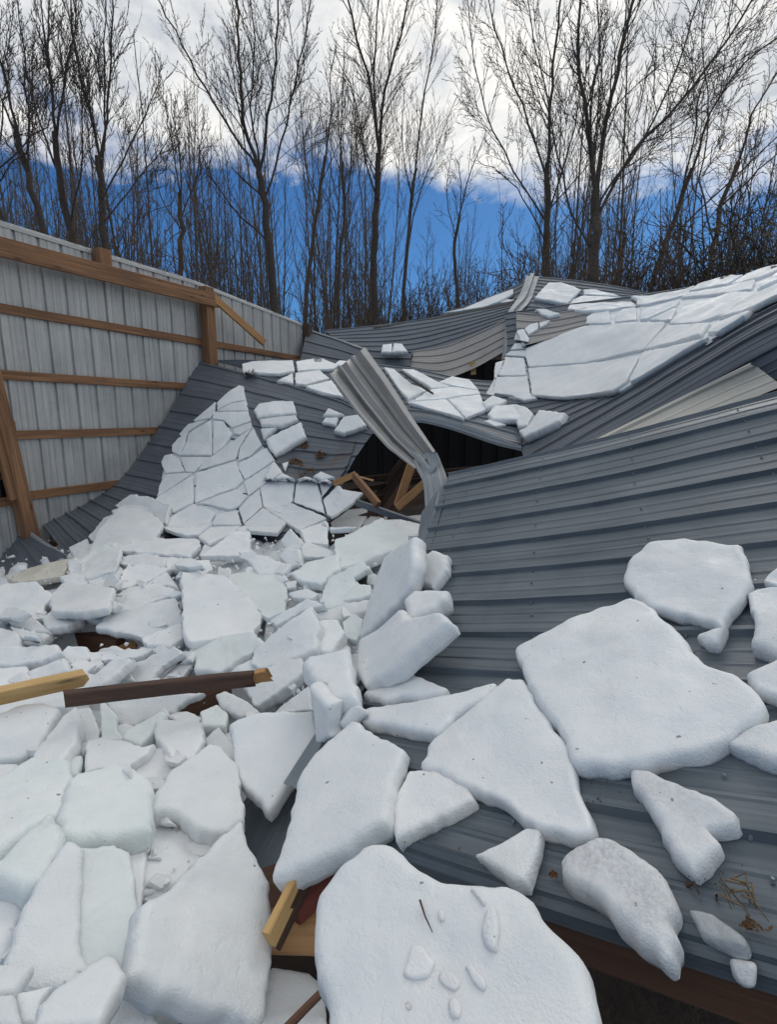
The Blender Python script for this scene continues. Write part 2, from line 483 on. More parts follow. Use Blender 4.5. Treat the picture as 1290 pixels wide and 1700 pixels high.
def slab(poly, label=None, thick=.07, tilt=None, lift=0.0, mat='snow', parent=None, name='snow_slab', cat='snow slab', rnd=.3,
         rough=.011, smooth=2, gap=0.0, grow_=1.0, only=None, normal=None, Y=None, group=None, lump=.012, flat=False, res=1.0, minface=.2, conform=None):
    global slab_count
    slab_count += 1
    rg = random.Random(slab_count * 7919)
    cx = sum(p[0] for p in poly) / len(poly); cy = sum(p[1] for p in poly) / len(poly)
    samp = list(poly) + [(cx, cy)] + [((p[0] + cx) / 2, (p[1] + cy) / 2) for p in poly]
    hits = [(q, hit(q[0], q[1], only)) for q in samp]
    good = [(q, h) for q, h in hits if h is not None]
    if Y is not None:
        c = P(cx, cy, Y); n = Vector((0, 0, 1))
    elif len(good) >= 4:
        # keep the hits near the median distance (ignore ones that fell through a hole)
        ds = sorted(h[1] for q, h in good); md = ds[len(ds) // 2]
        gg = [(q, h) for q, h in good if abs(h[1] - md) < .22 * md]
        if len(gg) >= 4: good = gg
        c, n = fit_plane([h[0] for q, h in good])
        if n.z < 0: n = Vector((n.x, n.y, abs(n.z) * .3)).normalized()
    else:
        print('SLAB MISS', label, poly[0]); c = Pz(cx, cy, .3); n = Vector((0, 0, 1))
    if normal is not None: n = Vector(normal).normalized()
    if tilt is not None: n = (n + Vector(tilt)).normalized()
    d0 = ray(cx, cy).normalized()
    if -n.dot(d0) < minface:
        n = (n - d0 * (minface + n.dot(d0))).normalized()
    if Y is None:
        # rest the slab: move its plane towards the viewer until no corner is inside what carries it
        k = 1.0
        if not flat:
            off = n.dot(c - CAM)
            for q, h in good:
                dn = ray(*q).normalized(); den = n.dot(dn)
                if den > -1e-3: continue
                tp = off / den
                k = min(k, h[1] / tp)
            k = max(k, .86)
            c = CAM + (c - CAM) * k
        c = c + n * (thick * ((.55 if not flat else .72) if conform is None else 1.0) + lift)
    off = n.dot(c - CAM)
    # basis
    x = Vector((1, 0, 0)); x = (x - n * x.dot(n)).normalized(); y = n.cross(x)
    pts2 = []
    for q in poly:
        d = ray(*q); t = off / min(n.dot(d), -1e-3)
        w3 = CAM + d * t - c
        pts2.append((w3.dot(x), w3.dot(y)))
    Q = np.array(pts2)
    if grow_ != 1.0: Q = Q.mean(0) + (Q - Q.mean(0)) * grow_
    area = .5 * np.sum(Q[:, 0] * np.roll(Q[:, 1], -1) - np.roll(Q[:, 0], -1) * Q[:, 1])
    if area < 0: Q = Q[::-1]
    size = math.sqrt(abs(area)) + 1e-6
    # ragged edges: subdivide with small offsets, then round the corners
    seg = max(size / (38 * res), .005)
    o = []
    for i in range(len(Q)):
        a, b = Q[i], Q[(i + 1) % len(Q)]; L = np.linalg.norm(b - a); m_ = max(2, int(L / seg))
        nrm = np.array((-(b - a)[1], (b - a)[0])) / (L + 1e-9)
        for k in range(m_):
            t = k / m_
            qq = a + (b - a) * t; fr = 9 / min(1, max(.25, size))
            j = 0 if k == 0 else (noise.noise((qq[0] * fr, qq[1] * fr + slab_count * 3.1, 1.7)) + .7 * noise.noise((qq[0] * fr * 3.2, qq[1] * fr * 3.2, slab_count * 1.3))) * rough * 1.35 * min(1, size / .5) * min(1, 4 * t * (1 - t) + .3)
            o.append(a + (b - a) * t + nrm * j)
    Q = np.array(o)
    for _ in range(smooth):
        Q = .25 * np.roll(Q, 1, 0) + .5 * Q + .25 * np.roll(Q, -1, 0)
    thick = min(thick, size * .5)
    def normals(Q):
        T = np.roll(Q, -1, 0) - np.roll(Q, 1, 0); T /= np.linalg.norm(T, axis=1, keepdims=True) + 1e-9
        return np.stack([T[:, 1], -T[:, 0]], 1)      # outward for ccw
    if gap: Q = Q - normals(Q) * gap
    r = thick * rnd
    A, B = Q, np.roll(Q, -1, 0)
    NQ = normals(Q)
    inner = []
    for dd in (.12, .38, .75, 1.15):
        pp = Q - NQ * r * dd
        keep = (seg_dist(pp, A, B) > r * dd * .93) & inside(pp, Q)
        inner.append(pp[keep][:: (1 if dd < 1 else 2)])
    st = max(seg * 1.6, size / 22)
    if name == 'snow_underlayer': st = .09
    gx, gy = np.meshgrid(np.arange(Q[:, 0].min(), Q[:, 0].max(), st), np.arange(Q[:, 1].min(), Q[:, 1].max(), st))
    gp = np.stack([gx.ravel(), gy.ravel()], 1) + np.array([[rg.uniform(-.3, .3) * st, rg.uniform(-.3, .3) * st] for _ in range(gx.size)])
    if len(gp):
        keep = inside(gp, Q)
        gp = gp[keep]
        if len(gp): gp = gp[seg_dist(gp, A, B) > r * 1.4]
        inner.append(gp)
    I = np.concatenate([i for i in inner if len(i)]) if any(len(i) for i in inner) else np.zeros((0, 2))
    allp = np.concatenate([Q, I])
    nq = len(Q)
    res_ = geometry.delaunay_2d_cdt([Vector(p) for p in allp], [], [list(range(nq))], 1, 1e-7)
    V2, faces, orig = res_[0], res_[2], res_[3]
    V2 = np.array([list(v) for v in V2])
    dist = seg_dist(V2, A, B)
    isb = np.zeros(len(V2), bool); bmap = {}
    for i, oo in enumerate(orig):
        for k in oo:
            if k < nq: isb[i] = True; bmap[k] = i
    verts = []
    for i, p in enumerate(V2):
        d_ = 0 if isb[i] else dist[i]
        e = max(0, 1 - d_ / r) if r > 0 else 0
        h = -r * (1 - math.sqrt(max(0, 1 - e * e)))
        wp = c + x * p[0] + y * p[1]
        nz = noise.noise(wp * 3.2) * lump * 1.3 + noise.noise(wp * 9) * lump * .5 + noise.noise(wp * 27) * lump * .15
        verts.append(x * p[0] + y * p[1] + n * (h + nz * min(1, d_ / r * .8 + .2)))
    if conform is not None:
        cn = Vector(conform)
        for i, v in enumerate(verts):
            p2 = V2[i]; wpt = c + x * p2[0] + y * p2[1]
            best = None
            dn = (wpt - CAM).normalized()
            for kk in only:
                h_ = supports[kk].ray_cast(CAM, dn)
                if h_[0] is not None and (best is None or h_[3] < best[1]): best = (h_[0], h_[3])
            if best is None or abs(best[1] - (wpt - CAM).length) > 4: continue
            rel = v - (x * p2[0] + y * p2[1])
            verts[i] = (best[0] + cn * (thick + lift) + rel) - c
    faces = [tuple(f) for f in faces]
    # sides and underside
    ringt = [bmap.get(k) for k in range(nq)]
    if any(k is None for k in ringt):
        ringt = [k for k in ringt if k is not None]
    base = len(verts); m_ = len(ringt)
    levels = [(-r * 1.0 - (thick - r) * .45, .02), (-thick * .95, -.08), (-thick, -.35)]
    for (hz, outw) in levels:
        for idx_, k in enumerate(ringt):
            p = V2[k]; nn = NQ[idx_ % nq]
            jit = noise.noise((p[0] * 14, p[1] * 14, hz * 40 + slab_count)) * .12
            q = nn * (outw + jit) * thick
            verts.append(verts[k] + x * q[0] + y * q[1] + n * (hz + r + jit * .2 * thick))
    prev = list(ringt)
    for lv in range(len(levels)):
        cur = [base + lv * m_ + i for i in range(m_)]
        for i in range(m_):
            j = (i + 1) % m_
            faces.append((prev[i], cur[i], cur[j], prev[j]))
        prev = cur
    if conform is None: faces.append(tuple(prev[::-1]))
    loc = c + (n * thick * .22 if (conform is None and Y is None) else Vector((0, 0, 0)))
    me = mesh_of(name, verts, faces, True)
    ob = link(name, me, mat, parent)
    ob.location = loc - (parent.location if parent is not None else Vector((0, 0, 0)))
    if parent is None: tag(ob, label, cat, group)
    return ob
# ================================================================== SETTING: ground
me = mesh_of('ground', [(-600, -60, 0), (600, -60, 0), (600, 900, 0), (-600, 900, 0)], [(0, 1, 2, 3)])
ground = link('ground', me, 'earth'); tag(ground, 'dark wet earth floor under the fallen barn, patchy snow beyond', None, None, 'structure')

# ================================================================== LEFT: standing barn wall
def wallpt(px, z=None, py=None, off=0.0):
    """point on the standing wall under column px (at the horizon row) at height z; off = towards the inside"""
    k = (1061 - px) / 1061.0
    Yc = F * .61 / (105 * k)
    a = (px - 645) / F
    p = CAM + Vector((a, CP + SP * (850 - 690) / F, 0)) * Yc
    dv = WD
    p = Vector((p.x, p.y, z)) + WN * off
    return p
_k = lambda px: (F * .61 / (105 * (1061 - px) / 1061.0))
def _raw(px):
    Yc = _k(px); return Vector(((px - 645) / F * Yc, (CP + SP * 160 / F) * Yc, 0))
WD = (_raw(505) - _raw(0)).normalized()
WN = Vector((WD.y, -WD.x, 0))          # towards the inside of the barn
W0 = _raw(0)
WLEN = (_raw(505) - W0).length
def wp(s, z, off=0.0): 
    q = W0 + WD * s + WN * off; return Vector((q.x, q.y, z))
def s_of(px): return (_raw(px) - W0).dot(WD)
wall = empty('metal_wall', wp(0, 0), 'standing galvanised steel barn wall with brown timber rails along the left side', 'wall')
# ribbed steel strips (each a 0.914 m sheet); the window bay near the left edge is left open
S_END = WLEN
def ztop(s): return 3.395 - .075 * max(0, s - 2.6) + .006 * math.sin(s * 9)
s = -1.8 - .05
idx = 0
PW = .914
hole = (s_of(38) - 2.45, s_of(34) - .10)
opz = (.80, 1.46)
while s < S_END - .02:
    e = min(s + PW + .012, S_END)
    zs_ranges = [(None)]
    def strip(s, e, z0, z1, nm='wall_panel'):
        q = []
        a = s
        prof = []
        a0 = math.floor((s + 10) / PITCHR) * PITCHR - 10
        xs = []
        k = a0
        while k < e:
            for (pa, ph) in PROF:
                if s <= k + pa <= e: xs.append((k + pa, ph))
            k += PITCHR
        xs = [(s, 0.0)] + xs + [(e, 0.0)]
        nz = 14
        V, uv = [], []
        for (a, h) in xs:
            zt = (ztop(a) + .012 * noise.noise((a * 6, 1, 1))) if z1 is None else z1
            for j in range(nz):
                z = z0 + (zt - z0) * j / (nz - 1)
                d = .010 * noise.noise((a * 2, z * 1.3, 4.2)) + .004 * noise.noise((a * 7, z * 5, 1))
                V.append(wp(a, z, -(h * 1.15) + d)); uv.append((z, a))
        f = [(i * nz + j, (i + 1) * nz + j, (i + 1) * nz + j + 1, i * nz + j + 1) for i in range(len(xs) - 1) for j in range(nz - 1)]
        return link(nm, mesh_of(nm, localise(wall, V), f, False, uv), 'galv', wall)
    if e <= hole[1] + .3 and s >= hole[0] - .9:
        sa, sb = max(s, hole[0]), min(e, hole[1])
        strip(s, e, 0.0, opz[0]); strip(s, e, opz[1], None)
        if e > hole[1]: strip(hole[1], e, opz[0], opz[1])
    else:
        strip(s, e, 0.0, None)
    s += PW
# the wall's top flashing seen from inside as a pale lip
strip_mesh('top_flashing', [wp(a, ztop(a) + .012, -.03) for a in np.linspace(-1.8, S_END, 12)], [wp(a, ztop(a) - .02, .01) for a in np.linspace(-1.8, S_END, 12)], 'galv', wall)
def girt(s0, s1, z, wd=.088, off=.020, mat='wood', dz=0.0):
    return beam('wall_rail', wp(s0, z, off), wp(s1, z + dz, off), wd, .038, mat, parent=wall, warp=.006)
s_p1, s_p2, s_st, s_pc = s_of(32), s_of(345), s_of(187), s_of(506)
for z in (2.60, 1.985):
    girt(-1.8, s_p2 - .06, z); girt(s_p2 + .06, s_pc - .05, z)
girt(s_p1 - .22, s_p2 + .3, 1.41); girt(s_p1 - .12, s_p2, .80)
girt(s_p1 + .06, s_p2, .22)
girt(-1.8, s_p1 - .07, 1.50, .09); girt(-1.8, s_p1 - .06, .77, .088)
def post(s, z0, z1, wd=.135, off=.11, name='wall_post', mat='wood', dep=.135, lean=0):
    return beam(name, wp(s, z0, off), wp(s + lean, z1, off), wd, dep, mat, parent=wall, up=tuple(WD))
post(s_p1 - .07, 0, 3.0, .125, .11, lean=-.30)
post(s_p2, 0, 3.31, .16, .11)
post(s_pc, 0, 3.20, .12, .07, mat='wood_dark', lean=.05)
post(s_st, 3.14, 3.395, .14, .075, 'post_stub', 'wood')
beam('jamb', wp(s_p1 - .23, .80, .14), wp(s_p1 - .30, 1.47, .14), .085, .05, 'wood', parent=wall, up=tuple(WD))
0 and beam('diagonal_brace', wp(s_p1 - .62, 2.1, .2), wp(s_p1 - .02, 1.35, .2), .09, .04, 'wood', parent=wall)
# eave beam on the posts and its snapped end hanging past the second post
beam('eave_beam', wp(-1.8, 3.085, .20), wp(s_p2 + .12, 3.15, .20), .175, .040, 'wood', parent=wall, warp=.02)
beam('eave_beam', wp(-1.8, 3.10, .155), wp(s_p2 - .3, 3.155, .155), .15, .038, 'wood', parent=wall, warp=.02)
bb = P(436, 567, 7.95)
beam('snapped_beam_end', wp(s_p2 + .06, 3.17, .20), bb, .10, .04, 'wood_orange', parent=wall, ends=.05)
# window bay with shelves behind it
bay = empty('window_bay', wp(s_p1 - 1.3, .8, -.3), 'unglazed window bay with shelves, its lining coloured near-black for shade, low in the wall at the left edge', 'window')
def qbox(name, c, X, Y_, Z, mat, parent=None):
    c = Vector(c)
    vs = [c + X * a + Y_ * b + Z * d for a in (-1, 1) for b in (-1, 1) for d in (-1, 1)]
    f = [(0, 1, 3, 2), (4, 6, 7, 5), (0, 4, 5, 1), (2, 3, 7, 6), (0, 2, 6, 4), (1, 5, 7, 3)]
    o = link(name, mesh_of(name, localise(parent, vs), f), mat, parent); return o
for s0_, h0 in ((s_p1 - 1.4, 0), ):  # lining box behind the opening, blackened to stand for the shade within
    qbox('bay_back', wp(s0_, 1.15, -.75), WD * 1.5, WN * .01, Vector((0, 0, .55)), 'bay_shade', bay)
    qbox('bay_side', wp(s_p1 + .12, 1.15, -.40), WD * .01, WN * .36, Vector((0, 0, .55)), 'bay_shade', bay)
    qbox('bay_top', wp(s0_, 1.70, -.40), WD * 1.5, WN * .36, Vector((0, 0, .01)), 'bay_shade', bay)
    qbox('bay_floor', wp(s0_, .60, -.40), WD * 1.5, WN * .36, Vector((0, 0, .01)), 'bay_shade', bay)
    for z in (.99, 1.22):
        beam('shelf', wp(s_p1 - 1.9, z, -.22), wp(s_p1 - .15, z, -.22), .025, .30, 'wood', parent=bay)
ic = slab(crop(0, 640, 4.856, [(-60, 340), (30, 345), (55, 362), (40, 380), (-60, 382)]), 'small lump of old snow on the window rail at the left edge', .03, Y=5.05, mat='snow_stain', normal=(0, -.5, 1))

# ================================================================== FALLEN ROOF SHEETS
def rows(*rs): return [[P(*p) for p in r] for r in rs]
# B: left roof slope that slid down the wall
B = Surf(rows(
    [(330, 601, 7.4), (420, 622, 6.95), (500, 645, 6.6), (570, 668, 6.35), (632, 706, 6.1)],
    [(290, 668, 6.85), (375, 683, 6.42), (455, 700, 6.2), (530, 715, 6.05), (612, 728, 5.95)],
    [(246, 735, 6.45), (340, 752, 6.05), (420, 765, 5.85), (495, 775, 5.72), (578, 782, 5.62)],
    [(196, 800, 6.05), (290, 820, 5.6), (380, 835, 5.4), (470, 843, 5.3), (556, 842, 5.25)],
    [(130, 842, 5.62), (200, 880, 5.1), (300, 905, 4.85), (400, 905, 4.8), (520, 900, 4.75)],
    [(66, 872, 5.24), (110, 925, 4.80), (200, 975, 4.4), (300, 985, 4.3), (420, 980, 4.3)]))
rB = empty('left_roof_slope', B.at(.5, .5), 'long charcoal ribbed roof sheet slumped against the standing left wall under a cracked snow sheet', 'roof')
sheet(B, rB, 'roof', hi=.62, seed=1, dent=.02); 
sheet(B, rB, 'roof', lo=.62, hi=.99, seed=2, dent=.03)
sl = rB.children
# bottom-right flap with rust and leaf litter
FB = Surf(rows(
    [(500, 722, 6.1), (560, 728, 5.98), (590, 733, 5.9)],
    [(462, 760, 5.8), (520, 772, 5.7), (578, 768, 5.66)],
    [(440, 800, 5.5), (500, 800, 5.45), (556, 806, 5.38)]))
rFB = empty('scuffed_roof_flap', FB.at(.5, .5), 'scuffed roof flap with brown leaf litter beside the dark hole', 'roof sheet')
sheet(FB, rFB, 'roof_rust', seed=5, nu=14)
# C: low sheet at the far left
Cs = Surf(rows([(-70, 925, 5.3), (-10, 892, 5.22), (38, 876, 5.15)],
               [(-75, 950, 5.0), (5, 920, 4.9), (72, 900, 4.8)],
               [(-80, 1000, 4.5), (10, 965, 4.5), (112, 922, 4.55)]))
Cs = Surf([[Cs.at(u, v) for v in (0, .5, 1)] for u in (0, .25, .5, .75, 1)])
rC = empty('low_roof_sheet', Cs.at(.5, .5), 'low charcoal roof sheet at the left edge with a bare white cut edge', 'roof sheet')
sheet(Cs, rC, 'roof', nu=16, seed=3)
strip_mesh('cut_edge', [P(38, 873, 5.13), P(72, 897, 4.8), P(110, 921, 4.55)], [P(34, 877, 5.12), P(70, 902, 4.79), P(112, 927, 4.54)], 'galv', rC)
# D: middle sheet under the snow, over the dark hole
D = Surf(rows(
    [(350, 600, 7.5), (450, 599, 7.7), (560, 602, 8.0), (680, 612, 8.2), (770, 630, 7.9), (860, 636, 7.6)],
    [(400, 612, 7.15), (480, 622, 7.1), (590, 645, 7.0), (690, 660, 7.0), (785, 675, 6.7), (868, 690, 6.3)],
    [(450, 635, 6.75), (530, 655, 6.6), (610, 690, 6.35), (700, 692, 6.25), (788, 714, 5.85), (866, 738, 5.45)]))
rD = empty('middle_roof_sheet', D.at(.5, .5), 'middle roof sheet carrying broken snow above the dark hole', 'roof sheet')
sheet(D, rD, 'roof', nu=30, seed=4)
strip_mesh('eave_trim', [P(588, 716, 6.12), P(640, 700, 6.3), P(690, 690, 6.25), P(745, 698, 6.05), P(820, 722, 5.65), P(866, 740, 5.42)],
           [P(590, 722, 6.1), P(640, 707, 6.28), P(690, 697, 6.23), P(745, 708, 6.02), P(820, 733, 5.62), P(866, 744, 5.40)], 'trim', rD)
strip_mesh('dark_seam', [P(664, 617, 7.6), P(690, 637, 7.2), (P(716, 654, 6.9))], [P(668, 616, 7.58), P(695, 636, 7.18), P(720, 652, 6.88)], 'dark_edge', rD)
# E: the big right-hand slope
E = Surf(rows(
    [(838, 520, 9.2), (950, 505, 8.6), (1080, 489, 7.9), (1190, 470, 7.1), (1300, 446, 6.4), (1500, 405, 5.3)],
    [(842, 590, 8.2), (930, 570, 7.6), (1030, 548, 6.9), (1150, 515, 6.1), (1290, 470, 5.4), (1480, 415, 4.7)],
    [(820, 655, 7.2), (900, 650, 6.6), (1000, 620, 6.1), (1120, 570, 5.2), (1290, 500, 4.45), (1480, 425, 3.8)],
    [(866, 747, 5.42), (940, 710, 5.0), (1030, 662, 4.55), (1150, 592, 3.95), (1290, 512, 3.4), (1480, 425, 2.95)],
    [(868, 800, 4.6), (940, 758, 4.3), (1030, 708, 4.0), (1130, 652, 3.65), (1270, 572, 3.2), (1480, 470, 2.75)],
    [(880, 850, 4.15), (960, 800, 3.95), (1060, 745, 3.75), (1180, 685, 3.45), (1310, 620, 3.05), (1480, 540, 2.7)]))
rE = empty('right_roof_slope', E.at(.5, .5), 'large charcoal ribbed roof slope rising to the right edge, its upper part under snow slabs', 'roof')
sheet(E, rE, 'roof', nu=36, seed=6, hi=.47, per=8)
sheet(E, rE, 'roof', nu=40, seed=7, lo=.47)
# yellowed translucent panel let into the slope
va, da = E.arc(.5)
FP = Surf(rows(
    [(985, 733, 4.02), (1070, 690, 3.75), (1160, 645, 3.48), (1247, 602, 3.19)],
    [(960, 765, 3.95), (1060, 715, 3.70), (1165, 665, 3.43), (1270, 618, 3.12)],
    [(930, 800, 3.88), (1050, 743, 3.62), (1180, 690, 3.30), (1300, 641, 3.0)]))
rFP = empty('translucent_panel', FP.at(.5, .5), 'yellowed ribbed translucent panel in the right roof slope behind the near sheet', 'roof panel')
sheet(FP, rFP, 'fibre', nu=24, seed=8, per=12, name='ribbed_sheet')
rl = empty('x', (0, 0, 0), 'x', 'x'); bpy.data.objects.remove(rl)
# back: dark far slope, pale underside strip, small dark sheet beside the wall's end
Fs = Surf(rows(
    [(540, 549, 11.4), (650, 538, 11.2), (750, 523, 11.0), (862, 500, 10.6)],
    [(560, 565, 10.7), (660, 562, 10.5), (750, 545, 10.3), (858, 515, 10.0)],
    [(600, 590, 9.9), (690, 588, 9.8), (760, 568, 9.7), (850, 532, 9.5)]))
rF = empty('far_roof_slope', Fs.at(.5, .5), 'far dark roof slope with a black top edge in front of the woods', 'roof')
sheet(Fs, rF, 'roof', nu=24, seed=9)
strip_mesh('black_edge', [P(620, 541, 11.2), P(690, 532, 11.15), P(750, 520, 11.0), P(800, 511, 10.8), P(856, 498, 10.6)],
           [P(620, 544, 11.1), P(690, 537, 11.05), P(750, 527, 10.9), P(800, 518, 10.7), P(856, 504, 10.5)], 'dark_edge', rF)
Gs = Surf(rows(
    [(688, 584, 9.6), (740, 575, 9.5), (790, 555, 9.4), (846, 528, 9.2)],
    [(683, 600, 9.3), (735, 600, 9.2), (790, 582, 9.1), (842, 556, 8.95)],
    [(680, 618, 9.0), (735, 628, 8.9), (785, 612, 8.8), (836, 584, 8.7)]))
rG = empty('pale_folded_sheet', Gs.at(.5, .5), 'pale taupe underside of a folded roof sheet above a dark gap', 'roof sheet')
sheet(Gs, rG, 'under', nu=20, seed=10)
F2 = Surf(rows(
    [(509, 547, 9.7), (560, 564, 9.5), (610, 581, 9.4), (684, 584, 9.35)],
    [(504, 572, 9.4), (555, 585, 9.25), (610, 598, 9.2), (682, 600, 9.15)],
    [(497, 602, 9.1), (550, 610, 9.0), (610, 616, 9.0), (680, 620, 8.95)]))
rF2 = empty('small_roof_sheet', F2.at(.5, .5), "small dark roof sheet between the wall's far end and the pale folded sheet", 'roof sheet')
sheet(F2, rF2, 'roof', nu=16, seed=11)
strip_mesh('pale_edge', [P(508, 545, 9.7), P(560, 562, 9.5), P(612, 580, 9.4)], [P(508, 548, 9.68), P(560, 565, 9.48), P(612, 583, 9.38)], 'galv', rF2)
K1 = Surf(rows([(735, 521, 12.2), (790, 503, 12.1), (850, 478, 12.0), (884, 459, 11.9)],
               [(745, 524, 11.5), (795, 512, 11.4), (850, 497, 11.3), (868, 492, 11.2)]))
rK1 = empty('left_ridge_slope', K1.at(.5, .5), 'low dark roof slope left of the ridge peak with a snow wedge on it', 'roof')
sheet(K1, rK1, 'roof', nu=16, seed=12)
K2 = Surf(rows([(884, 459, 11.9), (950, 466, 11.4), (1020, 476, 10.8), (1100, 492, 10.2)],
               [(878, 480, 11.0), (940, 488, 10.6), (1020, 494, 10.1), (1110, 500, 9.6)],
               [(858, 516, 9.9), (930, 520, 9.6), (1020, 515, 9.3), (1110, 508, 9.0)]))
rK2 = empty('right_ridge_slope', K2.at(.5, .5), 'dark roof slope right of the ridge peak carrying three flat snow slabs', 'roof')
sheet(K2, rK2, 'roof', nu=20, seed=13)
strip_mesh('black_underside_edge', [P(862, 517, 9.8), P(900, 518, 9.7), P(955, 519, 9.5)], [P(862, 521, 9.7), P(900, 523, 9.6), P(955, 521, 9.45)], 'dark_edge', rK2)
# pale timber-coloured sheet under the peak
K3 = Surf(rows([(858, 520, 8.85), (900, 522, 8.5), (975, 512, 8.1)], [(858, 545, 8.4), (910, 545, 8.1), (976, 532, 7.75)], [(868, 575, 7.9), (915, 562, 7.7), (975, 546, 7.4)]))
rK3 = empty('brown_stained_sheet', K3.at(.5, .5), 'brown stained sheet showing its pale underside below the ridge peak', 'roof sheet')
sheet(K3, rK3, 'under', nu=14, seed=14)
# ridge cap: crumpled folded strip coming down from the peak
rid = empty('ridge_cap', P(860, 520, 10), 'crumpled galvanised ridge cap folded down from the highest peak', 'ridge cap')
strip_mesh('cap', [P(874, 457, 11.8), P(868, 478, 11.0), P(858, 497, 10.4), P(842, 522, 9.4), P(838, 555, 8.9), P(833, 598, 8.5)],
           [P(895, 459, 11.7), P(888, 480, 10.9), P(880, 500, 10.2), P(856, 526, 9.2), P(852, 556, 8.7), P(850, 590, 8.4)], 'trim', rid, thick=.03)
strip_mesh('cap_flap', [P(838, 522, 9.35), P(842, 545, 8.9), P(838, 590, 8.5)], [P(870, 520, 9.15), P(856, 548, 8.7), P(846, 600, 8.35)], 'galv_warm', rid, thick=.02)

# J: curled sheet standing out of the hole
def lerp_rows(L_, R_, offs):
    out = []
    n_ = len(offs) - 1
    for k, o in enumerate(offs):
        t = k / n_
        out.append([P(l[0] * (1 - t) + r[0] * t, l[1] * (1 - t) + r[1] * t, (l[2] * (1 - t) + r[2] * t) + o * (1 - .5 * j / (len(L_) - 1))) for j, (l, r) in enumerate(zip(L_, R_))])
    return out
J = Surf(lerp_rows([(545, 623, 4.55), (595, 690, 4.28), (645, 745, 4.04), (690, 778, 3.86)], [(606, 576, 4.45), (645, 630, 4.2), (683, 690, 3.98), (723, 748, 3.78)],
                   [0, -.03, .13, -.02, -.04, .12, .10, -.05, 0]), lin=True)
rJ = empty('curled_roof_sheet', J.at(.5, .5), 'bare galvanised sheet curled upward out of the hole in the middle', 'roof sheet')
sheet(J, rJ, 'galv_warm', nu=26, seed=15, hscale=.8, dent=.006, per=9, name='ribbed_sheet')
J2 = Surf([[P(*p) for p in r] for r in (
    [(684, 766, 3.88), (702, 800, 3.76), (708, 855, 3.66)],
    [(706, 752, 3.85), (716, 790, 3.74), (726, 835, 3.64)],
    [(724, 750, 3.78), (735, 775, 3.70), (746, 800, 3.60)])], lin=True)
sheet(J2, rJ, 'galv', nu=12, seed=16, dent=.03, hscale=.8, per=9, name='bent_foot')
strip_mesh('torn_edge', [P(678, 742, 3.9), P(700, 757, 3.8), P(712, 772, 3.76), P(722, 752, 3.72)], [P(682, 748, 3.88), P(700, 765, 3.78), P(716, 778, 3.74), P(728, 760, 3.70)], 'galv', rJ)

# A: the near right-hand sheet, ribs run down to the left; straight ribs carried on a sagging eave line
dA = Vector((1.189, -.935, .436)).normalized()
prof = [P(735, 782, 4.0) + Vector((0, .10, -.16)), P(745, 790, 3.62), P(722, 850, 3.22), P(700, 915, 2.86), P(668, 1000, 2.46), P(638, 1085, 2.08), P(565, 1200, 1.70), P(508, 1335, 1.37)]
NB = 7
Arows = []
for i, p in enumerate(prof):
    t = i / (len(prof) - 1)
    L = 3.3
    r_ = []
    for j in range(NB):
        s_ = L * j / (NB - 1)
        sagz = -.02 * math.sin(math.pi * min(1, s_ / 2.6)) * (1 - t) - .006 * math.sin(s_ * 2.1) - .10 * math.sin(math.pi * min(1, s_ / 1.9)) * max(0, t - .7) + .11 * s_ * max(0, t - .7)
        r_.append(p + dA * s_ + Vector((0, 0, sagz)))
    Arows.append(r_)
A_ = Surf(Arows)
rA = empty('near_roof_sheet', A_.at(.3, .6), 'broad near charcoal ribbed roof sheet sloping down to the left, large snow slabs on it', 'roof')
sheet(A_, rA, 'roof_near', nu=60, seed=20, dent=.005, hscale=1.05, lo=.0, hi=1.0, per=4)
# eave trim strip along its low left edge
le = [Vector(p) for p in prof]
strip_mesh('eave_trim', [P(700, 850, 3.62), P(694, 890, 3.30), P(690, 925, 2.95), P(655, 1000, 2.55), P(615, 1085, 2.15), P(535, 1200, 1.78), P(470, 1300, 1.50)],
           [P(748, 792, 3.58), P(734, 840, 3.22), P(716, 905, 2.86), P(680, 990, 2.46), P(640, 1085, 2.06), P(568, 1200, 1.68), P(512, 1330, 1.37)], 'trim', rA, thick=.006)
# rake trim and fascia under the near edge
botl = [A_.at(u, 1.0) for u in np.linspace(0, 1, 12)]
topv = Vector((0, 0, 1))
na = Vector((-dA.y, dA.x, 0)).normalized()
if na.y > 0: na = -na     # towards the viewer
strip_mesh('rake_trim', [Vector(q) + Vector((0, 0, .010)) for q in botl], [Vector(q) + na * .035 + Vector((0, 0, -.030)) for q in botl], 'roof_near', rA, thick=.005)
f0 = Vector(A_.at(.12, 1.0)) + na * .0 + Vector((0, 0, -.115)); f1 = Vector(A_.at(.86, 1.0)) + Vector((0, 0, -.115))
beam('fascia_board', f0, f1, .11, .04, 'wood_brown', parent=rA)
beam('purlin', Vector(A_.at(.05, .7)) + Vector((0, 0, -.10)), Vector(A_.at(.8, .7)) + Vector((0, 0, -.10)), .09, .04, 'wood_brown', parent=rA)
# small folded end of the eave trim low in the gap between the front slabs
tl = Surf(rows([(470, 1255, 1.76), (420, 1310, 1.68), (372, 1380, 1.58)],
               [(500, 1268, 1.70), (456, 1340, 1.59), (405, 1428, 1.46)],
               [(528, 1285, 1.60), (488, 1375, 1.48), (440, 1470, 1.35)]))
rT = empty('folded_trim_end', tl.at(.5, .5), 'grey folded trim end poking out between two front snow slabs', 'trim')
sheet(tl, rT, 'trim', nu=14, seed=21, per=9, hscale=.55, dent=.004, name='folded_metal')
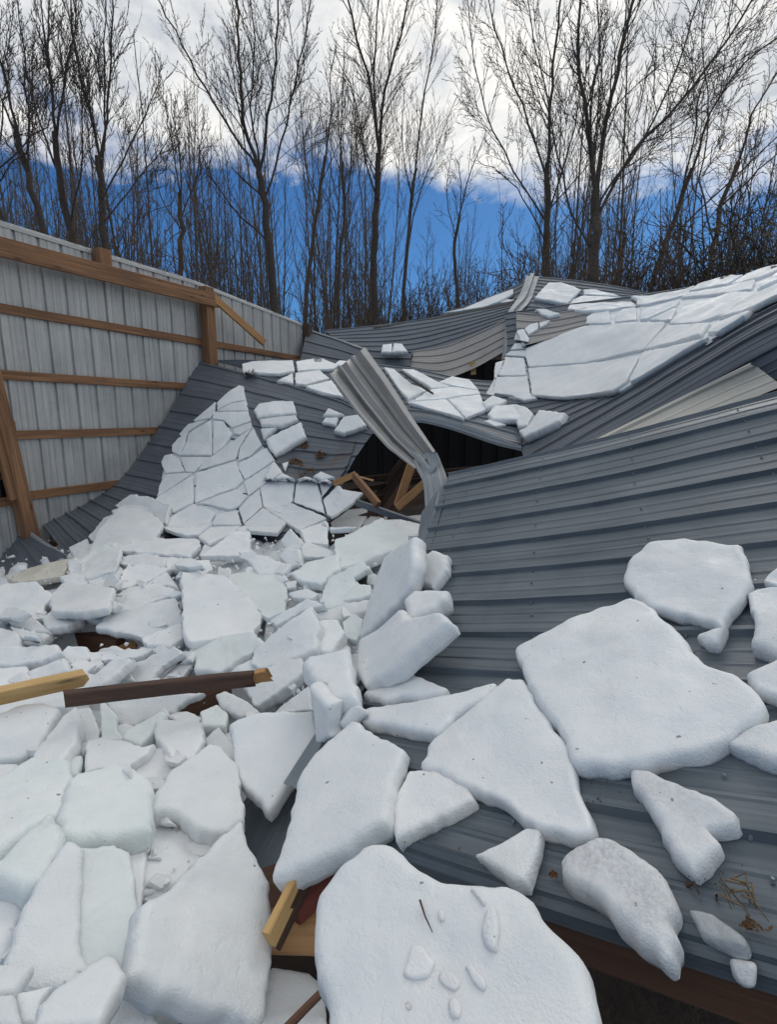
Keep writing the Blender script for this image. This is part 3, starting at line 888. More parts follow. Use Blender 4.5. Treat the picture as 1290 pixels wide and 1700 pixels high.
# low sheet edge poking out of the rubble on the left
lw = Surf(rows([(145, 1012, 4.05), (210, 1038, 3.85), (310, 1070, 3.62)],
               [(118, 1036, 3.85), (190, 1062, 3.68), (285, 1090, 3.5)]))
rW = empty('buried_sheet_edge', lw.at(.5, .5), 'edge of a buried roof sheet above the dark gap in the left rubble', 'roof sheet')
sheet(lw, rW, 'roof', nu=12, seed=22, per=9, name='ribbed_sheet')

# ================================================================== snow heap (core of the rubble)
hy = [880, 950, 1020, 1090, 1160, 1250, 1350, 1450, 1570, 1700, 1900]
hx = [-700, -260, -80, 80, 240, 400, 520, 640, 745]
hz = [[-.1, .0, .0, .22, .49, .52, .58, .62, .64],
      [.05, .16, .19, .31, .40, .42, .48, .52, .55],
      [.1, .22, .24, .27, .31, .36, .42, .46, .48],
      [.12, .20, .20, .20, .26, .34, .40, .42, .40],
      [.14, .22, .22, .20, .22, .26, .34, .34, .30],
      [.16, .26, .26, .26, .26, .26, .28, .22, .10],
      [.2, .32, .32, .32, .30, .24, .10, .02, .0],
      [.2, .36, .38, .38, .34, .22, -.05, -.1, -.1],
      [.2, .40, .42, .40, .36, .22, .00, -.1, -.1],
      [.2, .42, .44, .42, .34, .22, .12, .1, .1],
      [.2, .42, .44, .42, .34, .25, .2, .2, .2]]
HS = Surf([[Vector((*[Pz(x, y, z).x, Pz(x, y, z).y], z)) for x, z in zip(hx, r)] for y, r in zip(hy, hz)])
# holes through which the dark floor shows: (px, py, rx, ry)
dips = [(165, 1052, 75, 24), (10, 1040, 22, 10), (410, 1325, 22, 20), (298, 1372, 30, 11), (470, 1450, 75, 150), (330, 1690, 95, 45),
        (300, 1168, 20, 16), (385, 1148, 55, 25), (435, 1165, 20, 12), (30, 1270, 45, 12), (318, 1100, 10, 18), (560, 1300, 160, 110), (620, 1480, 200, 160), (505, 1600, 40, 60), (262, 1478, 16, 8)]
def dipz(px, py):
    m_ = 0
    for (x, y, a, b) in dips:
        q = ((px - x) / a) ** 2 + ((py - y) / b) ** 2
        if q < 1.6: m_ = max(m_, min(1, (1.6 - q) / .7))
    return m_
US = np.linspace(0, 1, 195); VS = np.linspace(0, 1, 230)
HG = HS.grid(US, VS)
ufn = lambda u: np.interp(u * (len(hx) - 1), range(len(hx)), hx)
vfn = lambda v: np.interp(v * (len(hy) - 1), range(len(hy)), hy)
add_support(HG[::4, ::4])
HV = []
for i, v in enumerate(VS):
    for j, u in enumerate(US):
        q = HG[i, j]; px, py = ufn(u), vfn(v)
        dd, pp = noise.voronoi((q[0] * 5.5, q[1] * 5.5, q[2] * 5.5 + 3))
        z = q[2] - .05 + .05 * min(1, (dd[1] - dd[0]) * 2.0) + .05 * noise.noise((q[0] * 3, q[1] * 3, 0)) + (noise.cell(tuple(pp[0] * 7)) - .5) * .05
        z -= .6 * dipz(px, py)
        z -= .055 * max(0, min(1, (985 - py) / 40)) * max(0, min(1, (px - 230) / 60)) * max(0, min(1, (640 - px) / 40))
        HV.append((q[0], q[1], z))
nu_ = len(US)
hf = [(i * nu_ + j, i * nu_ + j + 1, (i + 1) * nu_ + j + 1, (i + 1) * nu_ + j) for i in range(len(VS) - 1) for j in range(nu_ - 1)]
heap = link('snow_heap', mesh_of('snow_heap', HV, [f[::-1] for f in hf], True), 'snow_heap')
tag(heap, 'packed mass of crushed snow under the loose slabs on the left', None, None, 'stuff')
# supports of the roof sheets
add_support(B.grid(np.linspace(0, 1, 25), np.linspace(0, 1, 25)))     # 1
add_support(FB.grid(np.linspace(0, 1, 9), np.linspace(0, 1, 9)))      # 2
add_support(D.grid(np.linspace(0, 1, 25), np.linspace(0, 1, 15)))     # 3
add_support(E.grid(np.linspace(0, 1, 35), np.linspace(0, 1, 25)))     # 4
add_support(K1.grid(np.linspace(0, 1, 9), np.linspace(0, 1, 5)))      # 5
add_support(K2.grid(np.linspace(0, 1, 9), np.linspace(0, 1, 9)))      # 6
add_support(K3.grid(np.linspace(0, 1, 9), np.linspace(0, 1, 9)))      # 7
add_support(A_.grid(np.linspace(0, 1, 30), np.linspace(0, 1, 30)))    # 8
add_support(F2.grid(np.linspace(0, 1, 9), np.linspace(0, 1, 9)))      # 9
# closed back of the fallen barn: shade inside put into the near-black boards
bk = empty('barn_end_wall', (0, 12.6, 0), 'board end wall inside the fallen barn, coloured near-black for the shade there, seen only through the gaps', 'wall')
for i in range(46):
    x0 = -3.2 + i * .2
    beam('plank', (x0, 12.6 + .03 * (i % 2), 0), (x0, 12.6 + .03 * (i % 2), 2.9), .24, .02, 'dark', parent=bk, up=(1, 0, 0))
# ================================================================== TREES
class Tubes:
    def __init__(s): s.v = []; s.f = []; s.n = 0
    def tube(s, pts, rad, sides):
        pts = np.asarray(pts, float); m = len(pts)
        T = np.gradient(pts, axis=0); T /= np.linalg.norm(T, axis=1, keepdims=True) + 1e-9
        ref = np.array((.31, .95, .02)); a = np.cross(T, ref); a /= np.linalg.norm(a, axis=1, keepdims=True) + 1e-9
        b = np.cross(T, a)
        ang = np.arange(sides) * 2 * math.pi / sides
        V = pts[:, None] + (a[:, None] * np.cos(ang)[None, :, None] + b[:, None] * np.sin(ang)[None, :, None]) * np.asarray(rad)[:, None, None]
        s.v.append(V.reshape(-1, 3))
        i = np.arange(m - 1)[:, None] * sides; k = np.arange(sides)[None]; k2 = (k + 1) % sides
        f = np.stack([i + k, i + k2, i + sides + k2, i + sides + k], -1).reshape(-1, 4) + s.n
        s.f.append(f); s.n += m * sides
    def mesh(s, name):
        V = np.concatenate(s.v); Fc = np.concatenate(s.f)
        me = bpy.data.meshes.new(name)
        me.vertices.add(len(V)); me.vertices.foreach_set('co', V.astype(np.float32).ravel())
        me.loops.add(Fc.size); me.loops.foreach_set('vertex_index', Fc.astype(np.int32).ravel())
        me.polygons.add(len(Fc)); me.polygons.foreach_set('loop_start', np.arange(len(Fc), dtype=np.int32) * 4)
        me.polygons.foreach_set('use_smooth', [True] * len(Fc))
        me.update(calc_edges=True); me.validate()
        return me
def wander(rg, p, d, L, n, curl, up):
    pts = [np.array(p, float)]; d = np.array(d, float)
    for i in range(n):
        d = d + np.array([rg.gauss(0, curl), rg.gauss(0, curl), rg.gauss(0, curl * .7) + up])
        d /= np.linalg.norm(d)
        pts.append(pts[-1] + d * (L / n))
    return pts
def grow(tb, rg, pts, r0, r1, level, maxl, dens, spread=.75, up=.10, lenf=.42, totalL=None, start=.25, minr=.010, droop=0.0):
    """children along a limb given as points"""
    pts = [np.array(p) for p in pts]
    L = sum(np.linalg.norm(pts[i + 1] - pts[i]) for i in range(len(pts) - 1))
    n = max(2, int(dens * L))
    for k in range(n):
        t = start + (1 - start) * ((k + rg.random()) / n)
        x = t * (len(pts) - 1); i = min(int(x), len(pts) - 2); f = x - i
        p = pts[i] * (1 - f) + pts[i + 1] * f
        d = pts[i + 1] - pts[i]; d /= np.linalg.norm(d) + 1e-9
        az = rg.uniform(0, 2 * math.pi)
        q = np.cross(d, np.array((math.cos(az), math.sin(az), .3))); q /= np.linalg.norm(q) + 1e-9
        sp = rg.uniform(.6, 1.25) * spread
        nd = d * math.cos(sp) + q * math.sin(sp)
        Lc = L * lenf * (1.15 - .75 * t) * rg.uniform(.6, 1.25)
        rp = r0 + (r1 - r0) * t
        rc = max(minr, rp * rg.uniform(.35, .6))
        ns = 6 if level == 1 else 3 + (level == 2)
        cp = wander(rg, p, nd, Lc, ns, .13, up)
        tb.tube(cp, np.linspace(rc, max(minr * .6, rc * .25), ns + 1), 4 if level == 1 else 3)
        if level < maxl:
            grow(tb, rg, cp, rc, rc * .25, level + 1, maxl, dens * 1.6, spread * .95, up, lenf, None, .2, minr)
def px_limb(pts, Y, jit=0.0, n=3):
    o = []
    W = [P(x, y, Y) for x, y in pts]
    arr = [np.array(w_) for w_ in W]
    if len(arr) == 1: return arr
    m = max(4, (len(arr) - 1) * n)
    return [spline(arr, i / m) + np.array((noise.noise((i * .9, Y, arr[0][0])) * .10, noise.noise((i * .9, 7, Y)) * .25, 0)) for i in range(m + 1)]
def big_tree(label, Y, wpx, trunk, limbs, mat='bark_dark', seed=1, dens=1.5, maxl=3, spread=.6, lenf=.36, minr=.0075, up=.10):
    rg = random.Random(seed)
    rt = wpx * .82 / 2 / F * Y
    k = P(trunk[0][0], trunk[0][1], Y)
    base = Vector((k.x, k.y, -.1))
    tp = [np.array(base)] + px_limb(trunk, Y)
    root = empty('bare_tree', base, label, 'tree')
    tt = Tubes(); tc_ = Tubes()
    B0 = np.array(base)
    tl_ = [p - B0 for p in tp]
    tt.tube(tl_, np.linspace(rt * 1.15, rt * .75, len(tl_)), 9)
    grow(tc_, rg, tl_[len(tl_) // 2:], rt * .5, rt * .4, 1, 3, 1.5, spread * .95, .16, 1.0, minr=minr)
    for (lp, w1) in limbs:
        q = [p - B0 for p in px_limb(lp, Y)]
        # limbs swing a little towards or away from the viewer
        sw = rg.uniform(-1.6, 1.6)
        q = [p + np.array((0, sw * (i / len(q)) ** 1.3, 0)) for i, p in enumerate(q)]
        r0 = w1 * .56 / 2 / F * Y
        tt.tube(q, np.linspace(r0, r0 * .35, len(q)), 7)
        grow(tc_, rg, q, r0 * .8, r0 * .3, 1, maxl, dens * 2.4, spread, up, lenf, minr=minr, start=.12)
    link('trunk', tt.mesh('trunk'), mat, root)
    link('crown', tc_.mesh('crown'), mat, root)
    return root
T = -60
big_tree('tall forked black-trunked tree standing behind the far end of the metal wall', 20, 15, [(458, 560), (450, 450), (440, 340), (430, 285)],
    [([(430, 285), (402, 200), (395, 110), (388, 30), (382, T)], 11), ([(428, 280), (385, 220), (340, 145), (300, 70), (262, 0), (240, T)], 7),
     ([(432, 285), (446, 200), (462, 115), (470, 30), (478, T)], 8), ([(438, 335), (468, 245), (494, 150), (518, 60), (525, T)], 6), ([(445, 400), (385, 345), (350, 285), (335, 230)], 5), ([(432, 285), (420, 190), (432, 90), (425, T)], 6)], 'bark_dark', 1, dens=1.3)
big_tree('tall slim dark tree forking into two upright limbs behind the curled sheet', 22, 13, [(624, 560), (621, 430), (624, 330), (628, 255)],
    [([(628, 255), (618, 160), (592, 80), (575, 0), (568, T)], 8), ([(628, 255), (640, 150), (664, 60), (690, T)], 9), ([(624, 330), (606, 260), (590, 180), (560, 110)], 5), ([(628, 260), (622, 120), (628, 0), (635, T)], 6)], 'bark_dark', 2, dens=1.2)
big_tree('thin straight tree with an open side branch, right of the slim forked tree', 25, 7, [(671, 560), (672, 450), (682, 350), (690, 280)],
    [([(690, 280), (700, 190), (716, 100), (724, 20), (730, T)], 5), ([(674, 430), (696, 320), (730, 230), (762, 140)], 4), ([(684, 330), (668, 240), (672, 140)], 4)], 'bark', 3, dens=1.0, spread=.7)
big_tree('thick grey-brown tree with fanning limbs rising behind the right roof slope', 18, 20, [(984, 500), (988, 420), (990, 370), (988, 315)],
    [([(988, 315), (980, 235), (958, 145), (952, 55), (965, T)], 13), ([(990, 320), (1006, 205), (1022, 100), (1042, 0), (1052, T)], 13),
     ([(992, 360), (1050, 255), (1115, 185), (1190, 85), (1240, 0), (1265, T)], 9), ([(986, 400), (1000, 330), (1060, 240), (1110, 130), (1140, 20), (1150, T)], 7), ([(985, 420), (950, 350), (925, 260), (905, 150), (880, 40), (870, T)], 6), ([(988, 330), (985, 180), (1000, 60), (995, T)], 7)], 'bark', 4, dens=1.35, spread=.7)
big_tree('upright tree with a straight central trunk just left of the thick fanning tree', 21, 12, [(912, 500), (910, 420), (910, 350), (911, 270)],
    [([(911, 270), (913, 180), (916, 90), (926, 0), (934, T)], 9), ([(911, 310), (880, 205), (842, 110), (815, 10), (805, T)], 6), ([(908, 370), (852, 285), (802, 195), (778, 90), (768, 0)], 5), ([(912, 350), (944, 250), (962, 150), (985, 60)], 5), ([(905, 400), (870, 330), (830, 290), (790, 270)], 4)], 'bark', 5, dens=1.2, spread=.7)
big_tree('slanting tree leaning to the upper right corner above the snow slope', 19, 9, [(1078, 490), (1100, 420), (1125, 350), (1150, 280)],
    [([(1150, 280), (1178, 190), (1228, 115), (1300, 55), (1340, 0)], 6), ([(1125, 350), (1150, 240), (1160, 150), (1200, 60), (1215, T)], 5), ([(1110, 400), (1190, 320), (1260, 250), (1320, 190)], 5)], 'bark', 6, dens=1.2, spread=.8)
big_tree('tangled brown tree at the right edge with drooping side twigs', 17, 9, [(1170, 490), (1185, 410), (1200, 340), (1225, 270)],
    [([(1225, 270), (1250, 190), (1290, 120), (1320, 40)], 6), ([(1200, 340), (1250, 290), (1300, 240), (1350, 210)], 5), ([(1185, 400), (1160, 300), (1172, 200), (1150, 90), (1160, 0)], 5), ([(1190, 380), (1240, 360), (1300, 330)], 4)], 'bark_warm', 7, dens=1.5, spread=.9, up=.02)
big_tree('bushy-topped tree with many close upright limbs behind the left wall, right-hand one of the cluster', 17, 12, [(176, 450), (170, 380), (166, 320), (165, 260)],
    [([(165, 260), (182, 170), (190, 70), (200, T)], 7), ([(165, 270), (150, 170), (140, 80), (150, T)], 7), ([(168, 330), (210, 230), (232, 140), (245, 60)], 5), ([(170, 370), (225, 290), (262, 220), (285, 150)], 4), ([(166, 300), (172, 180), (165, 60), (172, T)], 6)], 'bark_dark', 8, dens=1.7, spread=.5)
big_tree('dense upright tree behind the left wall, middle one of the left cluster', 18, 13, [(128, 440), (112, 360), (96, 280), (90, 220)],
    [([(90, 220), (80, 130), (62, 40), (55, T)], 8), ([(92, 230), (104, 130), (112, 40), (108, T)], 7), ([(100, 300), (60, 200), (30, 110), (20, 20)], 6), ([(115, 370), (140, 260), (138, 150), (128, 50)], 5), ([(92, 240), (90, 110), (84, T)], 6)], 'bark_dark', 9, dens=1.7, spread=.5)
big_tree('leaning multi-limbed tree at the far left edge behind the wall', 16, 12, [(82, 420), (60, 340), (40, 270), (25, 210)],
    [([(25, 210), (10, 120), (5, 40), (10, T)], 7), ([(30, 230), (-10, 150), (-40, 60)], 6), ([(50, 300), (20, 250), (-30, 200)], 6), ([(45, 290), (48, 180), (35, 80), (30, T)], 6)], 'bark_dark', 10, dens=1.7, spread=.55)
big_tree('low branching tree crossing in front of the left cluster at the left edge', 15, 8, [(20, 400), (-5, 340), (-30, 300)],
    [([(-30, 300), (30, 235), (62, 170), (80, 90)], 5), ([(-20, 320), (20, 290), (70, 250), (100, 180)], 4), ([(-25, 310), (0, 200), (-5, 100), (0, 0)], 5)], 'bark_dark', 11, dens=1.6, spread=.8)
big_tree('small twiggy tree between the left cluster and the tall forked tree', 22, 10, [(300, 510), (300, 440), (300, 380), (298, 320)],
    [([(298, 320), (288, 250), (278, 190), (272, 130)], 4), ([(300, 360), (325, 300), (335, 240), (340, 190)], 4), ([(299, 380), (262, 320), (250, 260), (252, 200)], 4), ([(300, 330), (305, 260), (300, 180)], 4)], 'bark_warm', 12, dens=2.0, spread=.6)
big_tree('slender dark tree standing between the tall forked tree and the slim forked one', 26, 8, [(505, 560), (512, 450), (528, 340), (540, 260)],
    [([(540, 260), (548, 180), (545, 110), (552, 50)], 5), ([(528, 340), (505, 270), (500, 190)], 4), ([(535, 300), (565, 230), (580, 160)], 3)], 'bark', 13, dens=1.2)
big_tree('slender pale-limbed tree just left of the slim forked one', 27, 7, [(560, 560), (564, 450), (572, 350), (568, 270)],
    [([(568, 270), (562, 190), (570, 120)], 4), ([(572, 340), (590, 260), (604, 190)], 3), ([(566, 400), (548, 340), (540, 300)], 3)], 'bark', 14, dens=1.1)
big_tree('crooked young tree in the open blue gap left of the right-hand trees', 24, 7, [(764, 540), (758, 470), (754, 420), (762, 360)],
    [([(762, 360), (780, 290), (800, 240)], 4), ([(758, 400), (740, 330), (745, 270)], 3), ([(762, 370), (768, 300), (760, 240)], 3)], 'bark', 15, dens=1.5, spread=.8)
# woods behind: slim trunks, each its own tree, eight shapes shared
protos = []
for k in range(8):
    rg = random.Random(100 + k)
    Ht = rg.uniform(19, 27)
    tr = wander(rg, (0, 0, 0), (rg.gauss(0, .03), rg.gauss(0, .03), 1), Ht, 12, .025, .05)
    r0 = rg.uniform(.07, .15)
    a, b = Tubes(), Tubes()
    a.tube(tr, np.linspace(r0, .02, 13), 6)
    grow(b, rg, tr, r0 * .8, .02, 1, 3, 1.6 + .2 * (k % 3), .6, .12, .17 + .04 * (k % 2), start=.15, minr=.011)
    protos.append((a.mesh('trunk'), b.mesh('crown')))
for a, b in protos:
    a.materials.append(M['bark']); b.materials.append(M['bark'])
rg = random.Random(5)
for k in range(290):
    if k < 110:
        px = rg.uniform(-60, 1330); Y = rg.uniform(26, 40)
    else:
        px = rg.uniform(-60, 1330); Y = rg.uniform(40, 75)
    q = P(px, 690, Y)
    sc_ = rg.uniform(.62, 1.02) * (Y / 40) ** .75
    if 640 < px < 900: sc_ *= .62
    root = bpy.data.objects.new('woodland_tree', None); col.objects.link(root)
    root.location = (q.x, q.y, -.1); root.rotation_euler = (rg.gauss(0, .03), rg.gauss(0, .03), rg.uniform(0, 6.28)); root.scale = (sc_, sc_, sc_ * rg.uniform(.9, 1.15))
    tag(root, 'slim bare tree in the dense woodland stand behind the larger trees', 'tree', 'slim trees of the woodland behind')
    ma, mb = protos[k % 8]
    for nm, me in (('trunk', ma), ('crown', mb)):
        o = bpy.data.objects.new(nm, me); col.objects.link(o); o.parent = root
# undergrowth: twiggy thickets
def thicket_mesh(seed, H, n, spread, leaves=0):
    rg = random.Random(seed); b = Tubes()
    lv, lf = [], []
    for i in range(n):
        az = rg.uniform(0, 6.28); lean = rg.uniform(0, spread)
        p0 = (rg.gauss(0, .5), rg.gauss(0, .5), 0)
        st = wander(rg, p0, (math.cos(az) * lean, math.sin(az) * lean, 1), H * rg.uniform(.55, 1.1), 7, .09, .02)
        b.tube(st, np.linspace(.03, .010, 8), 3)
        grow(b, rg, st, .022, .010, 1, 2, 2.6, .8, .04, .32, start=.12, minr=.010)
        if leaves:
            for j in range(leaves):
                t = rg.uniform(.15, 1); q = st[int(t * 7)] + np.array([rg.gauss(0, .28), rg.gauss(0, .28), rg.gauss(0, .3)])
                a = Vector([rg.gauss(0, 1) for _ in range(3)]).normalized(); c_ = a.orthogonal().normalized(); s_ = rg.uniform(.03, .06)
                q = Vector(q); k = len(lv)
                lv += [q - a * s_, q + c_ * s_ * .5, q + a * s_, q - c_ * s_ * .5]; lf.append((k, k + 1, k + 2, k + 3))
    return b.mesh('stems'), (mesh_of('leaves', lv, lf) if leaves else None)
th = [thicket_mesh(31 + k, 6.4, 24, .4) for k in range(4)]
for a, _ in th: a.materials.append(M['bark_warm'])
th_skip = {22, 11, 9}
spots = [(810, 21, .8), (850, 19, .9), (890, 17, 1.0), (935, 18, 1.1), (975, 16, 1.05), (1020, 17, 1.2), (1060, 15.5, 1.15), (1105, 16, 1.35), (1150, 15, 1.3), (1195, 14.5, 1.35), (1235, 15, 1.2),
         (1285, 14, 1.35), (1330, 14, 1.3), (760, 24, .8), (700, 26, .8), (290, 20, 1.2), (330, 23, 1.15), (560, 28, .9), (500, 27, .9), (240, 18, 1.0), (60, 17, 1.2), (140, 18, 1.2), (600, 30, .9), (420, 27, 1.0), (1080, 20, 1.25), (1170, 19, 1.25), (1000, 22, 1.2), (380, 25, 1.0), (460, 26, .9), (640, 30, .95), (180, 22, 1.2), (100, 22, 1.2), (20, 19, 1.2)]
rg9 = random.Random(9)
spots += [(rg9.uniform(180, 1000), rg9.uniform(24, 36), rg9.uniform(.95, 1.35)) for _ in range(34)]
for i, (px, Y, s_) in enumerate(spots):
    if i in th_skip: continue
    if px > 950: s_ *= .84
    q = P(px, 690, Y)
    root = bpy.data.objects.new('brush_thicket', None); col.objects.link(root); root.location = (q.x, q.y, 0); root.rotation_euler = (0, 0, i * 1.7); root.scale = (s_ * 1.1, s_ * 1.1, s_)
    tag(root, 'bare twiggy brush thicket at the foot of the woods', 'shrub', 'bare thickets along the edge of the woods')
    o = bpy.data.objects.new('stems', th[i % 4][0]); col.objects.link(o); o.parent = root
ev = [('dark leafy evergreen shrub at the right edge above the snow slope', 1270, 14.5, 1.38), ('rounded dark evergreen shrub left of the one at the right edge, in the thicket', 1200, 17, 1.15), ('low dark evergreen mass behind the ridge peak', 905, 21, .85),
      ('dark evergreen under the thick fanning tree', 1040, 19, 1.1), ('dark evergreen at the foot of the slanting tree', 1120, 17.5, 1.2), ('dark evergreen half out of frame at the right', 1320, 15, 1.4)]
for i, (lb, px, Y, s_) in enumerate(ev):
    a, l = thicket_mesh(61 + i, 5.2, 24, .5, 420)
    a.materials.append(M['bark_dark']); l.materials.append(M['ever'])
    q = P(px, 690, Y)
    root = empty('evergreen_shrub', (q.x, q.y, 0), lb, 'shrub'); root.scale = (s_, s_, s_)
    for nm, me in (('stems', a), ('foliage', l)):
        o = bpy.data.objects.new(nm, me); col.objects.link(o); o.parent = root
# ================================================================== SNOW: cracked sheets (a blanket broken in place; its pieces are parts)
def blanket(name, label, loc, polys, ox, oy, s, thick, only, mat='snow', gap=.008, lift=0.0, lump=.01, rough=.02, minface=.12, under=None):
    root = empty(name, loc, label, 'snow')
    cn = hit(*crop(ox, oy, s, [polys[len(polys) // 2][0]])[0], only)
    cn = (cn[2] if cn[2].dot(CAM - cn[0]) > 0 else -cn[2]) if cn else Vector((0, -.3, 1)).normalized()
    for up_ in (under or []):
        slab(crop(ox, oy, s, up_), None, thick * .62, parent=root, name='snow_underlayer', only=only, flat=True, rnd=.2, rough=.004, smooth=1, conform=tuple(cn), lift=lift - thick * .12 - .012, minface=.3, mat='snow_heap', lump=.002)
    for k, p in enumerate(polys):
        slab(crop(ox, oy, s, p), None, thick, parent=root, name='snow_piece', only=only, flat=True, gap=gap, rnd=.2, rough=rough * .35, smooth=1, conform=tuple(cn), mat=mat,
             lift=lift + .008 * (noise.noise((k * 1.7, 3, 1))), tilt=(noise.noise((k * 2.1, 1, 1)) * .03, noise.noise((k * 2.1, 5, 1)) * .03, 0), lump=lump, minface=minface, res=.8)
    return root
C1 = [
 [(545,222),(598,188),(620,195),(627,267),(560,277),(487,315),(487,275)],
 [(487,317),(560,279),(628,269),(643,318),(560,320),(466,322)],
 [(466,324),(560,322),(643,320),(657,370),(560,405),(520,366),(466,360)],
 [(562,407),(657,373),(664,403),(600,442),(570,436)],
 [(345,432),(455,364),(463,400),(463,540),(300,540),(333,482)],
 [(467,366),(520,370),(566,437),(520,500),(467,540)],
 [(370,368),(430,318),(480,272),(475,322),(450,356),(380,376)],
 [(298,434),(345,384),(440,362),(345,425),(325,474)],
 [(262,490),(296,452),(328,440),(331,482),(300,540),(263,522)],
 [(208,575),(225,540),(262,530),(300,560),(330,620),(230,630)],
 [(302,548),(460,548),(410,590),(370,622),(332,622)],
 [(460,545),(600,445),(660,404),(600,500),(580,560),(385,620),(420,580)],
 [(602,502),(665,407),(714,490),(650,548),(592,570)],
 [(590,600),(594,575),(652,550),(735,500),(777,565),(625,660)],
 [(385,625),(582,565),(620,663),(580,703),(377,778)],
 [(622,668),(775,570),(815,625),(700,698),(640,740)],
 [(230,634),(330,624),(372,625),(190,745),(200,690)],
 [(158,802),(188,750),(370,634),(373,775),(270,825)],
 [(378,780),(582,707),(640,742),(590,800),(545,812),(430,780)],
 [(702,700),(817,628),(878,660),(865,770),(800,830),(718,795)],
 [(595,805),(650,745),(700,704),(716,795),(620,880)],
 [(193,890),(270,840),(375,780),(482,828),(455,880),(400,935),(330,942)],
 [(484,830),(590,812),(612,885),(460,890)],
 [(395,947),(460,895),(606,890),(560,935),(450,985)],
 [(622,880),(718,800),(835,872),(790,925),(650,915)],
 [(722,797),(865,780),(1035,850),(900,915),(850,885)],
 [(868,775),(882,660),(930,644),(985,664),(1024,832)],
 [(998,668),(1035,658),(1072,680),(1018,745)],
 [(1014,762),(1085,690),(1207,710),(1150,770),(1036,842)],
 [(1044,862),(1130,802),(1228,788),(1232,820),(1182,905),(1050,912)],
 [(1188,900),(1250,820),(1280,808),(1300,850),(1230,890)],
 [(900,917),(1037,860),(1046,985),(925,970)],
 [(133,822),(270,830),(195,876),(138,878)]]
blanket('cracked_snow_sheet', 'pale snow sheet crazed with thin cracks, tapering to a point up the left roof slope', B.at(.5, .4), C1, 200, 580, 3, .045, (0, 1, 2), gap=.0035, minface=.2, under=[[(598,200),(618,210),(640,318),(652,370),(715,492),(775,568),(815,632),(850,680),(850,770),(830,860),(780,890),(600,925),(450,970),(390,935),(210,890),(150,872),(165,800),(200,680),(222,560),(270,510),(340,440),(455,345),(500,310)]])
C2 = [[(620,524),(672,533),(762,612),(838,640),(742,690),(700,640)], [(707,533),(770,534),(890,598),(962,622),(858,632)],
 [(842,644),(860,636),(960,624),(1090,640),(1102,656),(930,682),(760,700)], [(742,705),(930,687),(1000,758),(1025,786),(900,748)],
 [(937,685),(1102,661),(1132,740),(1030,782)], [(892,600),(960,570),(1050,590),(1095,640),(970,620)]]
blanket('broken_snow_field', 'broken snow field on the middle roof sheet, right of the curled sheet', D.at(.7, .4), C2, 430, 440, 3, .055, (3, 4), gap=.006, under=[[(630,535),(840,642),(1085,640),(1120,735),(1030,775),(900,745),(750,700),(700,630)]])
C3 = [[(600,90),(650,78),(860,70),(868,125),(780,142),(700,136),(622,128)], [(872,75),(990,56),(1085,95),(1062,112),(880,125)],
 [(775,176),(858,137),(862,192)], [(866,137),(990,120),(1042,162),(920,195),(868,190)], [(918,202),(1050,170),(1112,256),(1000,232)], [(1062,90),(1085,72),(1130,75),(1100,100)]]
blanket('broken_snow_field', 'broken snow row along the roof fold between the wall and the curled sheet', D.at(.25, .3), C3, 200, 580, 3, .055, (3, 1), gap=.006)
C4 = [
 [(345,345),(350,310),(420,272),(467,268),(477,338)], [(490,336),(495,300),(530,268),(604,262),(608,328)], [(614,330),(620,270),(826,228),(800,256),(650,326)],
 [(660,332),(800,264),(806,270),(780,330),(740,336)],
 [(48,462),(345,352),(550,338),(757,338),(700,410),(640,478),(340,543),(60,560),(42,500)],
 [(58,563),(340,547),(622,510),(562,640),(490,692),(230,716),(78,702)],
 [(640,482),(702,410),(762,358),(980,345),(932,418),(780,452)],
 [(564,640),(626,510),(642,488),(860,450),(972,424),(800,520),(572,652)],
 [(760,352),(826,270),(1090,190),(1232,193),(1092,270),(1062,302),(900,352)],
 [(950,410),(985,352),(1182,292),(1150,322),(1000,412)],
 [(818,217),(860,190),(1060,160),(1202,130),(1182,182),(1000,202)],
 [(903,152),(1060,100),(1142,105),(1052,152),(860,182)],
 [(1092,270),(1232,197),(1290,170),(1400,120),(1400,190),(1290,236),(1182,290),(1000,332)],
 [(1146,100),(1290,48),(1420,0),(1420,40),(1290,92),(1200,127),(1062,156)],
 [(1202,180),(1242,142),(1290,104),(1400,62),(1400,90),(1290,140)],
 [(598,250),(600,212),(850,170),(902,150),(850,200),(650,250)], [(285,275),(430,240),(597,256),(350,278)]]
r_ = blanket('snow_covered_slope', 'long run of flat snow slabs with fine cracks covering the upper right roof slope', E.at(.5, .2), C4, 860, 430, 3, .05, (4,), gap=.012, minface=.16, lift=.022, under=[[(55,465),(345,352),(355,310),(440,275),(600,255),(700,225),(900,160),(1060,110),(1290,60),(1400,20),(1400,150),(1290,230),(1180,285),(1000,405),(960,425),(800,515),(570,645),(490,685),(235,708),(90,695)]])
c3 = 4.9615
C5 = [[(408,802),(490,776),(660,785),(682,930),(395,930),(398,840)], [(320,1072),(395,940),(690,935),(712,1075),(772,1120),(650,1142),(560,1100),(430,1077)],
 [(215,960),(220,920),(390,813),(395,890),(370,950)], [(60,985),(200,930),(206,1015),(100,1015)], [(208,972),(352,947),(270,1062),(213,1022)],
 [(570,642),(600,560),(640,545),(682,620),(672,657)], [(538,722),(575,665),(677,660),(682,710)], [(488,767),(540,730),(682,718),(672,777)],
 [(655,547),(700,510),(772,490),(777,540),(690,592)], [(777,490),(872,470),(842,505),(782,535)], [(743,380),(850,385),(962,425),(860,447),(790,420)]]
blanket('snow_column', 'narrow column of stacked snow pieces running down below the ridge cap', E.at(.05, .3), C5, 740, 440, c3, .05, (4, 7, 6), gap=.008, minface=.16, under=[[(410,805),(660,785),(690,930),(710,1075),(650,1130),(430,1070),(330,1065),(398,940)]])
def one(label, poly, thick=.07, tilt=None, **k):
    return slab(poly, label, thick, tilt, **k)
